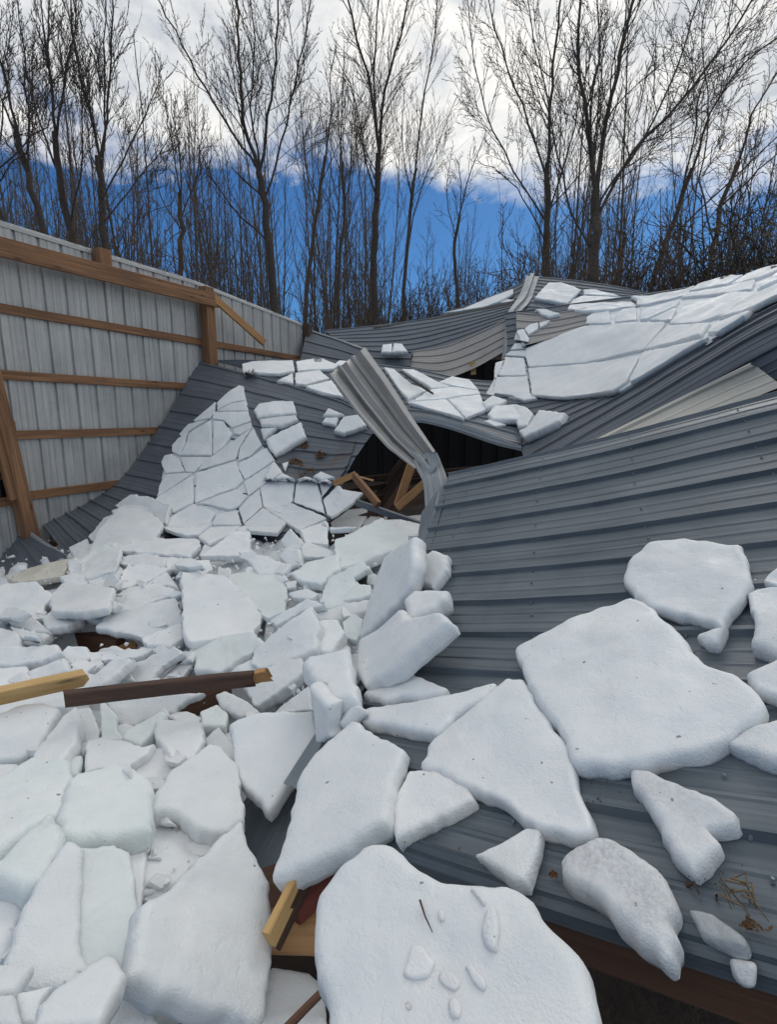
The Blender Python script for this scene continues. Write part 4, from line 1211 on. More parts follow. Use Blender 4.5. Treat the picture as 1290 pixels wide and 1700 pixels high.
# the three flat slabs and the wedge beside the ridge peak
for lb, p in (('flat snow slab nearest the ridge peak on its right', [(80,195),(150,120),(220,120),(317,155),(245,226)]),
              ('thin snow strip right of the slab nearest the ridge peak', [(325,155),(390,153),(520,190),(330,178)]),
              ('wide flat snow slab below the thin strip, right of the ridge peak', [(245,250),(270,207),(320,185),(540,195),(602,237),(430,255),(330,262)]),
              ('thin snow tail at the right end of the ridge peak slope', [(562,185),(722,185),(602,212)])):
    one(lb, crop(860, 430, 3, p), .08, only=(6, 4), flat=True, gap=.004, minface=.16)
one('long snow wedge on the low roof slope left of the ridge peak', crop(740, 440, c3, [(130,375),(190,345),(330,280),(560,200),(556,238),(440,305),(320,342)]), .07, only=(5,), flat=True, minface=.14)
one('small snow tail under the wedge left of the ridge peak', crop(740, 440, c3, [(400,318),(500,280),(572,288),(540,303)]), .05, only=(5,), flat=True, minface=.14)
one('thin snow line along the black roof edge left of the ridge peak', crop(740, 440, c3, [(-10,392),(190,355),(300,345),(100,380)]), .05, only=(5,), flat=True, minface=.14)
# loose pieces further back
K = lambda p: crop(430, 440, 3, p)
one('snow lump behind the top of the curled sheet', K([(485,402),(520,370),(602,394),(604,425),(560,432)]), .09, only=(9, 3), minface=.35)
one('left one of two small snow lumps beside the pale folded sheet', K([(608,432),(615,395),(662,390),(662,432)]), .08, Y=9.1, normal=(0, -.5, .8))
one('right one of two small snow lumps beside the pale folded sheet', K([(663,432),(670,388),(712,388),(742,428)]), .08, Y=9.1, normal=(0, -.5, .8))
one('small curved snow slab where the middle sheet meets the snow field', K([(1110,690),(1160,655),(1237,675),(1200,702),(1130,717)]), .09, only=(3, 4), flat=True)
one('flat-topped snow slab above the end of the middle eave trim', K([(1138,750),(1170,705),(1290,700),(1345,725),(1290,772),(1160,772)]), .08, only=(3, 4), flat=True)
one('thin snow sliver on the middle roof sheet by its eave trim', K([(1120,780),(1150,773),(1232,795),(1180,803)]), .04, only=(3, 4), flat=True)
K = lambda p: crop(860, 430, 3, p)
one('pointed snow slab on the tip of the middle sheet, left half', K([(-30,735),(0,728),(45,740),(77,770),(50,832),(0,842)]), .09, only=(3, 4), flat=True)
one('angular snow slab hanging over the tip of the middle sheet beside the dark hole', K([(48,842),(110,755),(242,770),(215,812),(30,892),(5,860)]), .10, only=(3, 4), flat=True)
K = lambda p: crop(200, 580, 3, p)
kw = dict(only=(1, 2, 3), flat=True, gap=.004)
one('top slab of the stack of four beside the cracked sheet', K([(660,302),(690,270),(790,256),(862,258),(877,320),(682,346)]), .08, **kw)
one('second slab down of the stack of four beside the cracked sheet', K([(688,350),(872,326),(888,350),(800,390),(700,386)]), .08, **kw)
one('smallest slab of the stack of four, at its left', K([(694,396),(782,391),(727,442),(710,452)]), .07, **kw)
one('large tilted bottom slab of the stack of four beside the cracked sheet', K([(720,450),(900,360),(928,440),(770,532),(735,490)]), .10, **kw)
one('tiny upright snow chip on the scuffed flap', K([(803,570),(838,560),(820,607)]), .04, only=(1, 2), flat=True)
one('small rounded snow piece at the lower edge of the scuffed flap', K([(958,635),(1000,610),(1068,638),(1000,652)]), .05, only=(1, 2), flat=True)
one('upper small slab left of the curled sheet', K([(1004,336),(1035,292),(1117,326),(1080,336)]), .07, **kw)
one('lower small slab left of the curled sheet', K([(1000,366),(1020,340),(1087,340),(1075,382)]), .07, **kw)
one('wedge slab touching the curled sheet at its left', K([(1060,407),(1110,335),(1190,324),(1228,382),(1112,422)]), .10, **kw)

# ================================================================== loose slabs in the left rubble
K = lambda p: crop(0, 860, 3, p)
L = [
 ('snow bank block filling the corner between the left roof slope and the cracked sheet', [(440,190),(500,60),(600,-40),(720,-30),(800,30),(760,110),(620,170),(520,215)], .07, (0,-.1,0), 'snow'),
 ('low snow shelf along the foot of the left roof slope', [(330,270),(400,160),(500,110),(600,150),(560,260),(440,300)], .05, (0,-.1,0), 'snow'),
 ('upper tongue of the snow bank reaching the cracked sheet', [(580,-60),(660,-110),(760,-95),(840,-60),(820,20),(700,10)], .08, (0,-.1,0), 'snow'),
 ('long beige-stained slab beside the low roof sheet at the left edge', [(42,302),(150,250),(310,215),(352,217),(290,290),(100,322)], .07, (0,-.1,0), 'snow_stain'),
 ('rounded snow block at the end of the beige-stained slab', [(338,222),(380,205),(412,235),(410,275),(350,282)], .09, (.1,-.3,0), 'snow'),
 ('soft snow mound at the left edge below the beige slab', [(0,350),(45,335),(180,328),(252,400),(195,470),(70,475),(0,500),(-60,440)], .10, (0,-.15,0), 'snow'),
 ('small knobbly block by the lower tip of the left roof slope', [(345,150),(430,108),(452,170),(370,197)], .08, (.1,-.2,0), 'snow'),
 ('rough snow bank climbing the edge of the left roof slope', [(445,92),(520,8),(610,-20),(640,10),(580,70),(490,130)], .09, (-.1,-.2,0), 'snow'),
 ('ragged block below the bank at the left roof slope', [(400,217),(520,140),(602,182),(562,232),(430,248)], .08, (.1,-.15,0), 'snow_green'),
 ('upper block of the bank against the left roof slope', [(560,-30),(620,-60),(730,-50),(700,20),(610,50)], .08, (0,-.2,0), 'snow'),
 ('wide flat slab under the foot of the cracked sheet', [(610,162),(700,95),(850,110),(977,110),(987,145),(940,197),(720,177)], .06, None, 'snow'),
 ('flat slab below the wide one at the foot of the cracked sheet', [(610,202),(720,180),(827,207),(802,250),(600,230)], .06, None, 'snow'),
 ('small square slab right of the flat ones at the foot of the cracked sheet', [(822,205),(925,215),(925,262),(832,256)], .06, None, 'snow'),
 ('layered narrow slab in the left rubble field', [(590,332),(620,260),(700,235),(842,260),(730,320),(600,352)], .07, (0,-.1,0), 'snow'),
 ('small triangular slab beside the dark slot in the rubble', [(730,332),(830,275),(887,356),(800,346)], .05, None, 'snow'),
 ('long pointed slab ending at the dark slot in the rubble', [(580,392),(650,345),(760,333),(907,375),(860,396),(690,402)], .05, None, 'snow'),
 ('thin slab below the long pointed one', [(530,462),(590,397),(750,402),(842,396),(610,477)], .05, None, 'snow'),
 ('hummocky slab left of the layered narrow slab', [(430,302),(540,222),(607,265),(562,350),(450,332)], .08, (0,-.15,0), 'snow'),
 ('flat snow patch around the yellowish disc', [(250,400),(330,330),(440,335),(560,355),(530,450),(420,480),(270,470)], .06, None, 'snow'),
 ('large flat slab at the lip of the buried sheet edge', [(490,552),(545,480),(862,408),(907,520),(710,592)], .06, None, 'snow'),
 ('triangular slab right of the one at the buried sheet edge', [(710,602),(897,528),(912,612),(850,652),(740,637)], .06, None, 'snow'),
 ('thin broken slab behind the one at the buried sheet edge', [(438,502),(480,460),(612,480),(540,512),(500,522)], .05, None, 'snow'),
 ('lumpy slab above the dark gap in the left rubble', [(215,502),(280,460),(422,480),(410,510),(340,545),(240,562)], .08, (0,-.1,0), 'snow'),
 ('overhanging slab at the left end of the dark gap', [(45,517),(80,490),(160,495),(252,577),(150,572)], .07, (0,-.2,0), 'snow'),
 ('block in shade below the overhanging slab', [(60,545),(150,570),(245,585),(240,600),(200,637),(120,632),(80,590)], .08, (0,-.5,0), 'snow'),
 ('big square flat slab in the centre of the left rubble', [(912,285),(1120,300),(1145,322),(1300,480),(1250,585),(960,612),(920,570)], .08, None, 'snow'),
 ('large slab sloping down from the square flat one', [(960,682),(950,620),(1250,582),(1310,640),(1172,722),(1100,777),(990,772)], .09, (0,-.15,0), 'snow_green'),
 ('small slab on the upper edge of the square flat slab', [(915,222),(1040,215),(1052,260),(1010,285),(915,272)], .06, None, 'snow'),
 ('kite-shaped slab tipped up above the square flat slab', [(1010,190),(1172,75),(1242,75),(1242,150),(1200,190)], .08, (0,-.25,0), 'snow'),
 ('rounded block at the left edge over the light plank', [(0,652),(60,650),(272,640),(302,680),(200,722),(60,742),(-30,725)], .09, (0,-.1,0), 'snow'),
 ('rounded lump under the end of the dark gap', [(308,682),(340,645),(430,650),(452,700),(372,742),(320,712)], .10, (.1,-.2,0), 'snow'),
 ('long thin slab edge below the buried sheet edge', [(440,672),(600,665),(802,640),(702,692),(580,702),(460,712)], .05, (0,-.2,0), 'snow'),
 ('snow block at the left edge right behind the light plank', [(-30,765),(130,755),(152,832),(0,862),(-30,862)], .08, (0,-.1,0), 'snow'),
 ('grey shaded block behind the tip of the light plank', [(140,772),(320,708),(342,770),(160,822)], .10, (0,-.4,0), 'snow'),
 ('thin upturned slab touching the tip of the light plank', [(335,772),(490,698),(507,730),(430,782),(340,797)], .05, (.1,-.2,0), 'snow'),
 ('long leaning slab between the two planks', [(385,862),(580,708),(662,715),(530,832),(450,862)], .06, (-.3,-.3,0), 'snow'),
 ('broad leaning slab right of the long one between the planks', [(600,792),(700,720),(862,650),(902,680),(800,742),(740,822),(620,832)], .06, (-.2,-.3,0), 'snow'),
 ('hollowed slab above the middle of the dark plank', [(768,782),(880,690),(952,740),(900,802),(800,822)], .06, (.2,-.3,0), 'snow'),
 ('small block at the left edge above the rounded block', [(-30,560),(0,558),(92,580),(112,652),(0,662),(-30,662)], .08, (0,-.2,0), 'snow'),
 ('narrow slab above the right end of the dark plank', [(1100,782),(1290,690),(1320,740),(1270,775),(1180,777)], .06, (0,-.2,0), 'snow_green'),
 ('shaded slab standing under the dark plank', [(540,905),(700,890),(862,880),(1002,878),(882,942),(870,972),(620,1042),(560,962)], .08, (0,-.8,-.1), 'snow'),
 ('sloping snow shelf in front of the light plank', [(-30,940),(150,900),(332,868),(322,950),(210,962),(0,1022),(-30,1022)], .08, (0,-.1,0), 'snow'),
 ('small chip on the dark slot between flat slabs', [(470,462),(520,440),(600,462),(560,482)], .04, None, 'snow'),
 ('low snow block left of the dark gap by the left edge', [(90,470),(150,440),(230,470),(215,500),(130,510)], .07, (0,-.2,0), 'snow'),
 ('crumpled block between the beige slab and the yellowish disc', [(300,300),(380,280),(440,300),(430,345),(330,345)], .07, (.1,-.2,0), 'snow'),
]
for iq, (lb, p, th_, tl_, mt) in enumerate(L):
    rr = random.Random(iq * 13 + 5); tl_ = Vector(tl_ or (0, 0, 0)) + Vector((rr.uniform(-.16, .16), rr.uniform(-.14, .10), 0))
    one(lb, K(p), th_ * .85, tuple(tl_), mat=mt, only=(0, 1), lump=.018, grow_=1.07, rnd=.18, rough=.016, smooth=1)
one('yellowish round ice disc lying flat in the left rubble', K([(355,420),(385,385),(430,368),(500,365),(522,385),(510,412),(450,432),(370,440)]), .05, only=(0,), mat='snow_stain', lift=.03, lump=.004)
K = lambda p: crop(400, 800, 3, p)
L = [
 ('flat slab with faint cracks right of the square flat slab', [(-60,472),(80,455),(200,470),(222,540),(217,640),(130,672),(-20,542)], .06, None, 'snow_green'),
 ('bluish slab tipped down below the crumbled pieces', [(255,470),(330,410),(482,368),(492,440),(400,515),(300,502)], .08, (0,-.1,0), 'snow_green'),
 ('small cone-shaped block among dark specks', [(195,382),(240,340),(297,343),(307,420),(250,432)], .09, (-.1,-.3,0), 'snow'),
 ('crumpled block left of the cone-shaped one', [(40,402),(90,370),(142,385),(242,440),(220,467),(90,472)], .08, (.1,-.25,0), 'snow'),
 ('upturned chunk just above the cone-shaped block', [(200,302),(250,240),(312,308),(292,340),(230,342)], .07, (-.1,-.3,0), 'snow'),
 ('flat piece right of the upturned chunk', [(302,332),(330,300),(442,340),(482,372),(312,377)], .05, None, 'snow'),
 ('large smooth pale slab below the dark hole', [(478,292),(560,262),(700,188),(822,265),(822,307),(700,372),(482,447)], .09, (0,-.15,0), 'snow_green'),
 ('flat slab behind the large smooth one by the eave trim', [(702,195),(800,193),(890,213),(882,268),(830,272)], .07, (0,-.1,0), 'snow'),
 ('small pointed piece above the large smooth slab', [(605,212),(660,143),(702,182),(642,202)], .05, None, 'snow'),
 ('thin flat piece against the eave trim under the hole', [(808,175),(905,167),(897,206),(815,202)], .05, None, 'snow'),
 ('small chip in front of the pointed piece above the large smooth slab', [(690,150),(727,165),(727,186),(700,182)], .04, None, 'snow'),
 ('tiny bright chunk resting against the tall leaning slab', [(575,462),(620,438),(702,482),(682,522),(640,512)], .07, (-.1,-.2,0), 'snow'),
 ('greenish see-through slab tipped up beside the tall leaning slab', [(440,492),(602,402),(642,440),(560,482),(652,562),(600,592),(400,602)], .06, (-.25,-.2,0), 'snow_green'),
 ('pale blue block left of the greenish slab', [(420,600),(500,510),(640,520),(655,600),(560,620),(430,640)], .07, (0,-.4,0), 'snow_green'),
 ('small flat ledge left of the greenish slab', [(240,562),(330,538),(382,560),(352,587),(260,582)], .06, (0,-.1,0), 'snow'),
 ('long upturned slab edge under the small flat ledge', [(150,692),(330,588),(412,620),(300,652),(180,722)], .07, (-.1,-.25,0), 'snow'),
 ('long low block lying left of the tall slab', [(370,662),(560,612),(642,600),(622,652),(500,692),(400,692)], .08, (0,-.2,0), 'snow'),
 ('big chunky block with a shaded front face', [(70,852),(350,638),(392,740),(372,852),(200,922),(90,932),(60,902)], .12, (-.15,-.35,0), 'snow'),
 ('rounded block right of the big chunky one', [(393,702),(480,698),(517,760),(450,862),(370,862)], .10, (0,-.3,0), 'snow'),
 ('small upright block wedged by the foot of the tall slab', [(508,702),(565,663),(607,690),(577,792),(520,772)], .08, (0,-.4,0), 'snow_green'),
 ('thin leaning slab over the right end of the dark plank', [(-40,920),(60,828),(72,882),(0,922)], .05, (0,-.2,0), 'snow'),
 ('oblong thick block at the right end of the dark plank', [(18,1010),(210,890),(302,888),(332,950),(100,1112),(70,1112)], .11, (0,-.15,0), 'snow'),
 ('shaded slab behind the upright cleft block', [(200,1122),(340,1020),(357,1142),(170,1152)], .06, (0,-.3,0), 'snow'),
]
for iq, (lb, p, th_, tl_, mt) in enumerate(L):
    rr = random.Random(iq * 13 + 5); tl_ = Vector(tl_ or (0, 0, 0)) + Vector((rr.uniform(-.16, .16), rr.uniform(-.14, .10), 0))
    one(lb, K(p), th_ * .85, tuple(tl_), mat=mt, only=(0, 1), lump=.016, grow_=1.06, rnd=.18, rough=.016, smooth=1)
one('tall pointed slab leaning on the edge of the near roof sheet', K([(592,772),(640,600),(722,370),(830,300),(880,273),(887,420),(852,520),(770,640),(680,722),(612,772)]), .08, (-.35, -.35, 0), only=(0, 8), lift=.02)
one('rounded snow lump high on the left edge of the near roof sheet', K([(890,412),(920,370),(960,343),(1037,370),(1032,440),(960,537),(905,522),(880,452)]), .07, (-.1, -.1, 0), only=(8, 0))
one('long rectangular slab lying below the tall leaning slab', K([(597,790),(700,740),(815,640),(850,690),(960,665),(1000,653),(1052,700),(940,802),(760,952),(620,1032),(577,962)]), .08, (-.15, -.15, 0), only=(8, 0))
one('block resting on the top corner of the long rectangular slab', K([(813,602),(870,548),(1042,550),(1037,592),(960,652),(842,702)]), .09, None, only=(8, 0), lift=.07)
one('small crumb at the corner of the block on the long slab', K([(980,620),(1010,612),(1015,640),(988,650)]), .04, None, only=(8, 0), lift=.05)
one('lens-shaped slab with a scalloped front edge on the near sheet', K([(608,1062),(700,980),(820,943),(1037,1037),(1000,1062),(900,1082),(800,1077),(720,1097)]), .07, None, only=(8, 0))
one('long wing-shaped slab reaching right along the near sheet', K([(558,1172),(640,1130),(850,1103),(1000,1075),(1270,1005),(1282,1012),(1232,1082),(1100,1152),(980,1262),(850,1242),(620,1202)]), .07, None, only=(8, 0))
K = lambda p: crop(380, 1100, 3, p)
one('upright block with a cleft face, above the square front slab', K([(360,20),(400,-15),(605,-60),(625,100),(655,130),(650,212),(510,205),(420,110)]), .12, (-.1, -.2, 0), only=(0, 8), lift=.05)
one('narrow vertical slab face under the cleft block', K([(405,105),(508,210),(510,332),(525,372),(440,422),(428,270)]), .07, (-.2, -.7, 0), only=(0, 8))
one('small shaded slab behind the narrow vertical face', K([(505,242),(652,216),(562,312),(510,322)]), .06, (0, -.2, 0), only=(0, 8))
one('large square slab with a pointed foot in the front middle', K([(0,310),(150,253),(422,243),(442,402),(350,542),(200,757),(160,692),(40,582),(20,452)]), .08, (.10, -.10, 0), only=(0,), lift=.10)
one('large boot-shaped slab standing on its tip at the front', K([(215,1092),(280,900),(350,580),(430,460),(622,293),(722,360),(882,440),(872,502),(822,602),(812,760),(792,822),(700,880),(600,952),(440,1012),(300,1092)]), .072, None, only=(8,), lift=.02, rnd=.28, smooth=1)
one('shark-fin slab between the boot-shaped slab and the big triangular one', K([(815,732),(850,640),(902,545),(1042,543),(1192,620),(1227,690),(1130,742),(950,832),(830,897)]), .058, None, only=(8,), rnd=.28, smooth=1)
one('big triangular slab lying in the middle of the near sheet', [(696,1273),(718,1230),(786,1178),(843,1127),(871,1130),(900,1183),(939,1234),(956,1290),(987,1381),(975,1388),(938,1385),(890,1374),(862,1352),(842,1335),(786,1312),(740,1295)], .065, None, only=(8,), rnd=.28, smooth=1)
one('small triangular slab just below the big triangular one', crop(400, 1250, 1.449, [(562,247),(620,222),(690,180),(722,187),(715,240),(690,318),(660,316),(610,280)]), .06, None, only=(8,), rnd=.28, smooth=1)
P0big = Pz(742, 1583, .66)
big = one('very large rounded slab at the bottom centre with small chunks frozen on it', [(523,1477),(567,1427),(600,1397),(617,1392),(653,1397),(673,1417),(700,1440),(740,1457),(773,1461),(820,1464),(876,1481),(904,1519),(952,1567),(987,1636),(998,1710),(985,1790),(545,1790),(535,1640),(518,1610),(516,1540)], .065, None,
    Y=P0big.y, normal=(-.24, -.10, 1), rnd=.4, smooth=1)
K = lambda p: crop(0, 1280, 3, p)
one('large triangular slab with a sharp upper point at the front left', K([(615,1042),(690,680),(730,640),(850,580),(1100,320),(1200,243),(1242,400),(1335,560),(1358,840),(1320,1240),(1290,1290),(1140,1215),(975,1200),(860,1150),(720,1090)]), .07, (.02, -.12, 0), only=(0,), lift=.12, rnd=.32, smooth=1)
L = [
 ('mitten-shaped slab behind the large triangular front slab', [(750,212),(786,120),(855,15),(960,-54),(1035,-115),(1080,-105),(1170,-15),(1200,240),(1110,306),(990,285),(870,215)], .09, (0,-.1,0), 'snow', .06),
 ('flat recessed slab under the mitten-shaped one', [(735,275),(850,285),(900,312),(985,320),(1110,322),(870,562),(720,600),(708,560)], .06, None, 'snow', -.01),
 ('broad smooth greenish slab at the left of the front', [(340,82),(380,50),(550,0),(640,0),(740,92),(735,300),(400,362),(310,352),(300,242)], .10, (0,-.08,0), 'snow_green', .05),
 ('long leaning pale slab in the lower left, left half', [(20,982),(110,722),(200,560),(330,388),(400,420),(380,852),(430,992),(300,1082),(80,1122)], .08, (0,-.30,0), 'snow', .0),
 ('long leaning pale slab in the lower left, right half', [(400,420),(570,400),(640,440),(690,742),(600,987),(540,932),(430,992),(385,852)], .09, (.08,-.25,0), 'snow_green', .0),
 ('narrow raised rim slab beside the greenish slab', [(570,400),(670,330),(735,302),(718,500),(700,642),(690,742),(640,440)], .06, (-.15,-.1,0), 'snow', .01),
 ('smooth hump of snow at the left edge of the front', [(0,482),(130,340),(240,240),(312,352),(300,400),(200,562),(100,602),(-60,562),(-60,500)], .12, (0,-.15,0), 'snow_green', .04),
 ('sloping snow mass at the left edge above the smooth hump', [(-60,60),(0,60),(150,-40),(340,-20),(342,82),(300,242),(130,340),(0,442),(-60,460)], .09, (0,-.1,0), 'snow_green', .02),
 ('shaded slab at the left edge below the smooth hump', [(-60,600),(100,605),(110,720),(20,985),(-60,985)], .08, (0,-.2,0), 'snow', -.02),
 ('smooth tilted slab at the bottom edge left of the front slab', [(200,1182),(280,1100),(520,935),(560,950),(617,1042),(600,1082),(480,1300),(180,1300)], .10, (-.1,-.15,0), 'snow', .11),
 ('slab corner at the left edge near the bottom', [(-60,985),(162,985),(70,1122),(-60,1152)], .06, (0,-.2,0), 'snow', .07),
 ('thin slab tucked behind the smooth tilted one at the bottom', [(70,1132),(262,1088),(200,1182),(190,1300),(100,1300)], .06, (0,-.2,0), 'snow', .05),
 ('lowest slab in the bottom left corner', [(-60,1152),(70,1132),(110,1300),(-60,1300)], .08, (0,-.2,0), 'snow', .06),
 ('low slab under the front slab at the bottom edge', [(480,1300),(620,1078),(690,1100),(780,1300)], .08, (.1,-.2,0), 'snow', .0),
]
for lb, p, th_, tl_, mt, lf_ in L:
    one(lb, K(p), th_, tl_, mat=mt, only=(0,), lump=.018, grow_=1.09, lift=lf_, rnd=.24, smooth=1)
one('low pale snow slab at the bottom between the two front slabs', crop(400, 1280, 3, [(140,985),(330,1020),(420,1100),(430,1300),(60,1300),(100,1200)]), .07, (0, -.1, 0), only=(0,), mat='snow', lift=.02)
K = lambda p: crop(0, 1100, 3, p)
L = [
 ('big rounded slab at the left edge below the light plank', [(-30,282),(120,230),(210,222),(292,250),(242,350),(200,442),(110,482),(-30,492)], .10, (.1,-.3,0), 'snow', .03),
 ('long finger-like slab leaning up in the left rubble', [(150,510),(200,430),(300,310),(380,238),(400,290),(372,400),(290,522),(200,522)], .08, (-.2,-.25,0), 'snow', .04),
 ('square shaded slab right of the finger-like one', [(385,240),(450,233),(482,310),(497,342),(480,397),(362,402)], .07, (.2,-.5,0), 'snow', .03),
 ('thin upright snow horn below the dark plank', [(500,202),(520,203),(582,270),(577,332),(622,387),(508,382)], .06, (.2,-.6,0), 'snow_green', .03),
 ('tongue-shaped slab right of the snow horn', [(613,382),(640,340),(812,253),(828,270),(790,332),(700,417)], .06, (-.1,-.3,0), 'snow_green', .04),
 ('wedge of snow left of the long low block', [(300,502),(330,420),(442,398),(432,462),(400,482)], .07, (0,-.2,0), 'snow', .0),
 ('long low rounded block above the greenish slab', [(438,402),(520,383),(622,400),(702,430),(762,408),(722,462),(620,532),(500,542),(430,562)], .09, (0,-.25,0), 'snow', .02),
 ('bright rounded slab right of the tongue-shaped one', [(778,312),(832,300),(1002,310),(1012,402),(962,482),(870,502),(830,432),(778,382)], .09, (0,-.12,0), 'snow', .04),
 ('small block behind the bright rounded slab', [(838,302),(850,260),(932,248),(1002,280),(982,312)], .07, (0,-.2,0), 'snow', .0),
 ('small block right of the bright rounded slab', [(1000,252),(1080,218),(1132,260),(1122,322),(1010,322)], .08, (0,-.2,0), 'snow_green', .0),
 ('rounded block left of the oblong thick block', [(1080,172),(1130,153),(1232,200),(1292,250),(1202,272),(1110,232)], .08, (0,-.15,0), 'snow', .02),
 ('shaded hollow slab left of the mitten-shaped one', [(650,482),(722,450),(832,428),(902,500),(802,602),(720,632)], .07, (0,-.3,0), 'snow', -.02),
 ('small slab between the bright rounded slab and the square front slab', [(1010,402),(1090,330),(1160,420),(1182,522),(1100,502)], .07, (0,-.25,0), 'snow', .0),
 ('low block at the left edge above the sloping mass', [(-40,522),(80,515),(112,562),(0,682),(-40,690)], .08, (0,-.2,0), 'snow', .0),
 ('sloping slab left of the broad greenish slab', [(90,592),(240,500),(402,478),(382,572),(260,642),(80,662)], .07, (0,-.15,0), 'snow_green', .01),
]
for lb, p, th_, tl_, mt, lf_ in L:
    one(lb, K(p), th_, tl_, mat=mt, only=(0,), lump=.016, grow_=1.07, lift=lf_, rnd=.2, rough=.014)
# slabs lying on the near sheet at the right
K = lambda p: crop(560, 860, 1.767, p)
kw = dict(only=(8,), rnd=.30, lump=.018, rough=.012, smooth=1)
one('biggest slab, four-cornered with a hooked right end, on the near roof sheet', K([(520,387),(690,295),(860,235),(900,247),(960,300),(1020,362),(1070,422),(1190,480),(1225,500),(1262,550),(1240,590),(1100,672),(1000,690),(900,727),(700,727),(670,652),(600,562),(550,462)]), .072, None, **kw)
one('flat-topped slab with a hanging tip near the right edge', K([(838,182),(865,120),(920,75),(1010,62),(1100,72),(1190,80),(1217,190),(1180,245),(1140,302),(1120,372),(1080,372),(1050,347),(1130,325),(1060,300),(920,262),(870,237)]), .068, None, **kw)
one('tall slab cut by the right edge beside the flat-topped slab', K([(1200,222),(1270,200),(1310,205),(1400,215),(1400,420),(1310,417),(1215,377),(1225,302)]), .062, None, **kw)
one('corner of a slab at the right edge above the tall cut one', K([(1250,182),(1300,133),(1400,120),(1400,195),(1300,198)]), .06, None, **kw)
one('small slab at the right edge touching the biggest slab', K([(1200,462),(1300,415),(1400,400),(1400,530),(1300,527),(1230,502)]), .07, None, **kw)
one('slab tapering in from the right edge below the biggest slab', K([(1140,662),(1210,617),(1330,590),(1420,580),(1420,760),(1330,735),(1280,722)]), .058, None, **kw)
one('pebble-sized snow ball between the flat-topped slab and the right edge', K([(1212,185),(1228,175),(1240,190),(1235,207),(1218,205)]), .02, None, **kw)
K = lambda p: crop(860, 1280, 3, p)
one('heart-shaped dirty slab low on the near sheet', K([(565,2),(590,-8),(640,0),(720,37),(900,102),(1000,150),(1092,215),(1090,262),(1040,287),(940,290),(980,330),(1015,372),(1000,402),(880,517),(800,452),(720,332),(650,192),(570,82)]), .062, None, mat='snow_dirty', **kw)
one('bear-head-shaped slab hanging over the front edge of the near sheet', K([(215,452),(250,410),(340,358),(400,330),(470,345),(600,422),(740,542),(780,642),(792,722),(762,762),(802,832),(790,952),(740,972),(640,892),(500,782),(400,652),(280,592),(220,522)]), .068, None, mat='snow_dirty', **kw)
one('glassy clear ice shard near the front edge of the near sheet', K([(848,690),(980,718),(1050,770),(1142,842),(1152,912),(1100,912),(1040,890),(920,832)]), .03, None, mat='ice', **kw)
slab(K([(1060,930),(1100,940),(1190,950),(1197,985),(1190,1082),(1130,1085),(1080,1032)]), 'grey ice piece hanging off the front edge at the lower right', .04, Y=.66, normal=(-.3, -.6, .7), mat='snow_dirty')

# ================================================================== TIMBER and small things lying about
def lying(name, q0, q1, z0, z1, wd, th_, mat, label, up=(0, 0, 1), cat='timber'):
    return beam(name, Pz(q0[0], q0[1], z0), Pz(q1[0], q1[1], z1), wd, th_, mat, label, cat, up=up, warp=.006, ends=.018)
lying('light_plank', (-330, 1232), (142, 1124), .47, .46, .085, .038, 'wood_new', 'light new pine plank poking in from the left edge', up=(0, -.5, .8))
lying('dark_plank', (110, 1160), (420, 1126), .50, .50, .06, .04, 'wood_dark', 'dark wet timber lying across the snow in the left half')
lying('light_batten', (418, 1125), (446, 1120), .498, .50, .052, .034, 'wood_orange', 'short broken orange end of timber at the tip of the dark plank')
lying('brown_board', (296, 1172), (380, 1150), .28, .30, .12, .06, 'wood_brown', 'brown wet board end under the right part of the dark plank')
lying('brown_board', (60, 1050), (200, 1075), .10, .12, .12, .06, 'wood_brown', 'dark board deep in the gap of the left rubble')
lying('orange_batten', (188, 1084), (222, 1070), .15, .18, .05, .03, 'wood_orange', 'orange broken batten at the end of the left dark gap')
# timber between the front slabs
beam('yellow_batten', P(446, 1560, .97), P(505, 1440, 1.12), .022, .05, 'wood_new', 'narrow yellow batten between the two front slabs', 'timber', up=(1, 0, .3))
beam('dark_batten', P(457, 1568, .98), P(518, 1445, 1.13), .012, .05, 'wood_dark', 'dark batten edge beside the narrow yellow one at the front', 'timber', up=(1, 0, .3))
beam('yellow_board', Pz(430, 1545, .30), Pz(600, 1550, .30), .09, .03, 'wood_orange', 'chipped yellow board under the very large bottom slab', 'timber', up=(0, 1, .6))
beam('red_board', Pz(486, 1500, .38), Pz(585, 1420, .38), .10, .03, 'wood_red', 'dark red board between the boot-shaped slab and the bottom slab', 'timber', up=(0, .5, 1))
beam('brown_stick', Pz(470, 1712, .42), Pz(538, 1644, .42), .016, .014, 'wood_brown', 'brown stick at the bottom edge beside the very large slab', 'timber')
beam('dark_board', Pz(440, 1480, .20), Pz(560, 1440, .22), .12, .03, 'wood_brown', 'brown board low in the gap at the foot of the boot-shaped slab', 'timber', up=(0, 1, .6))
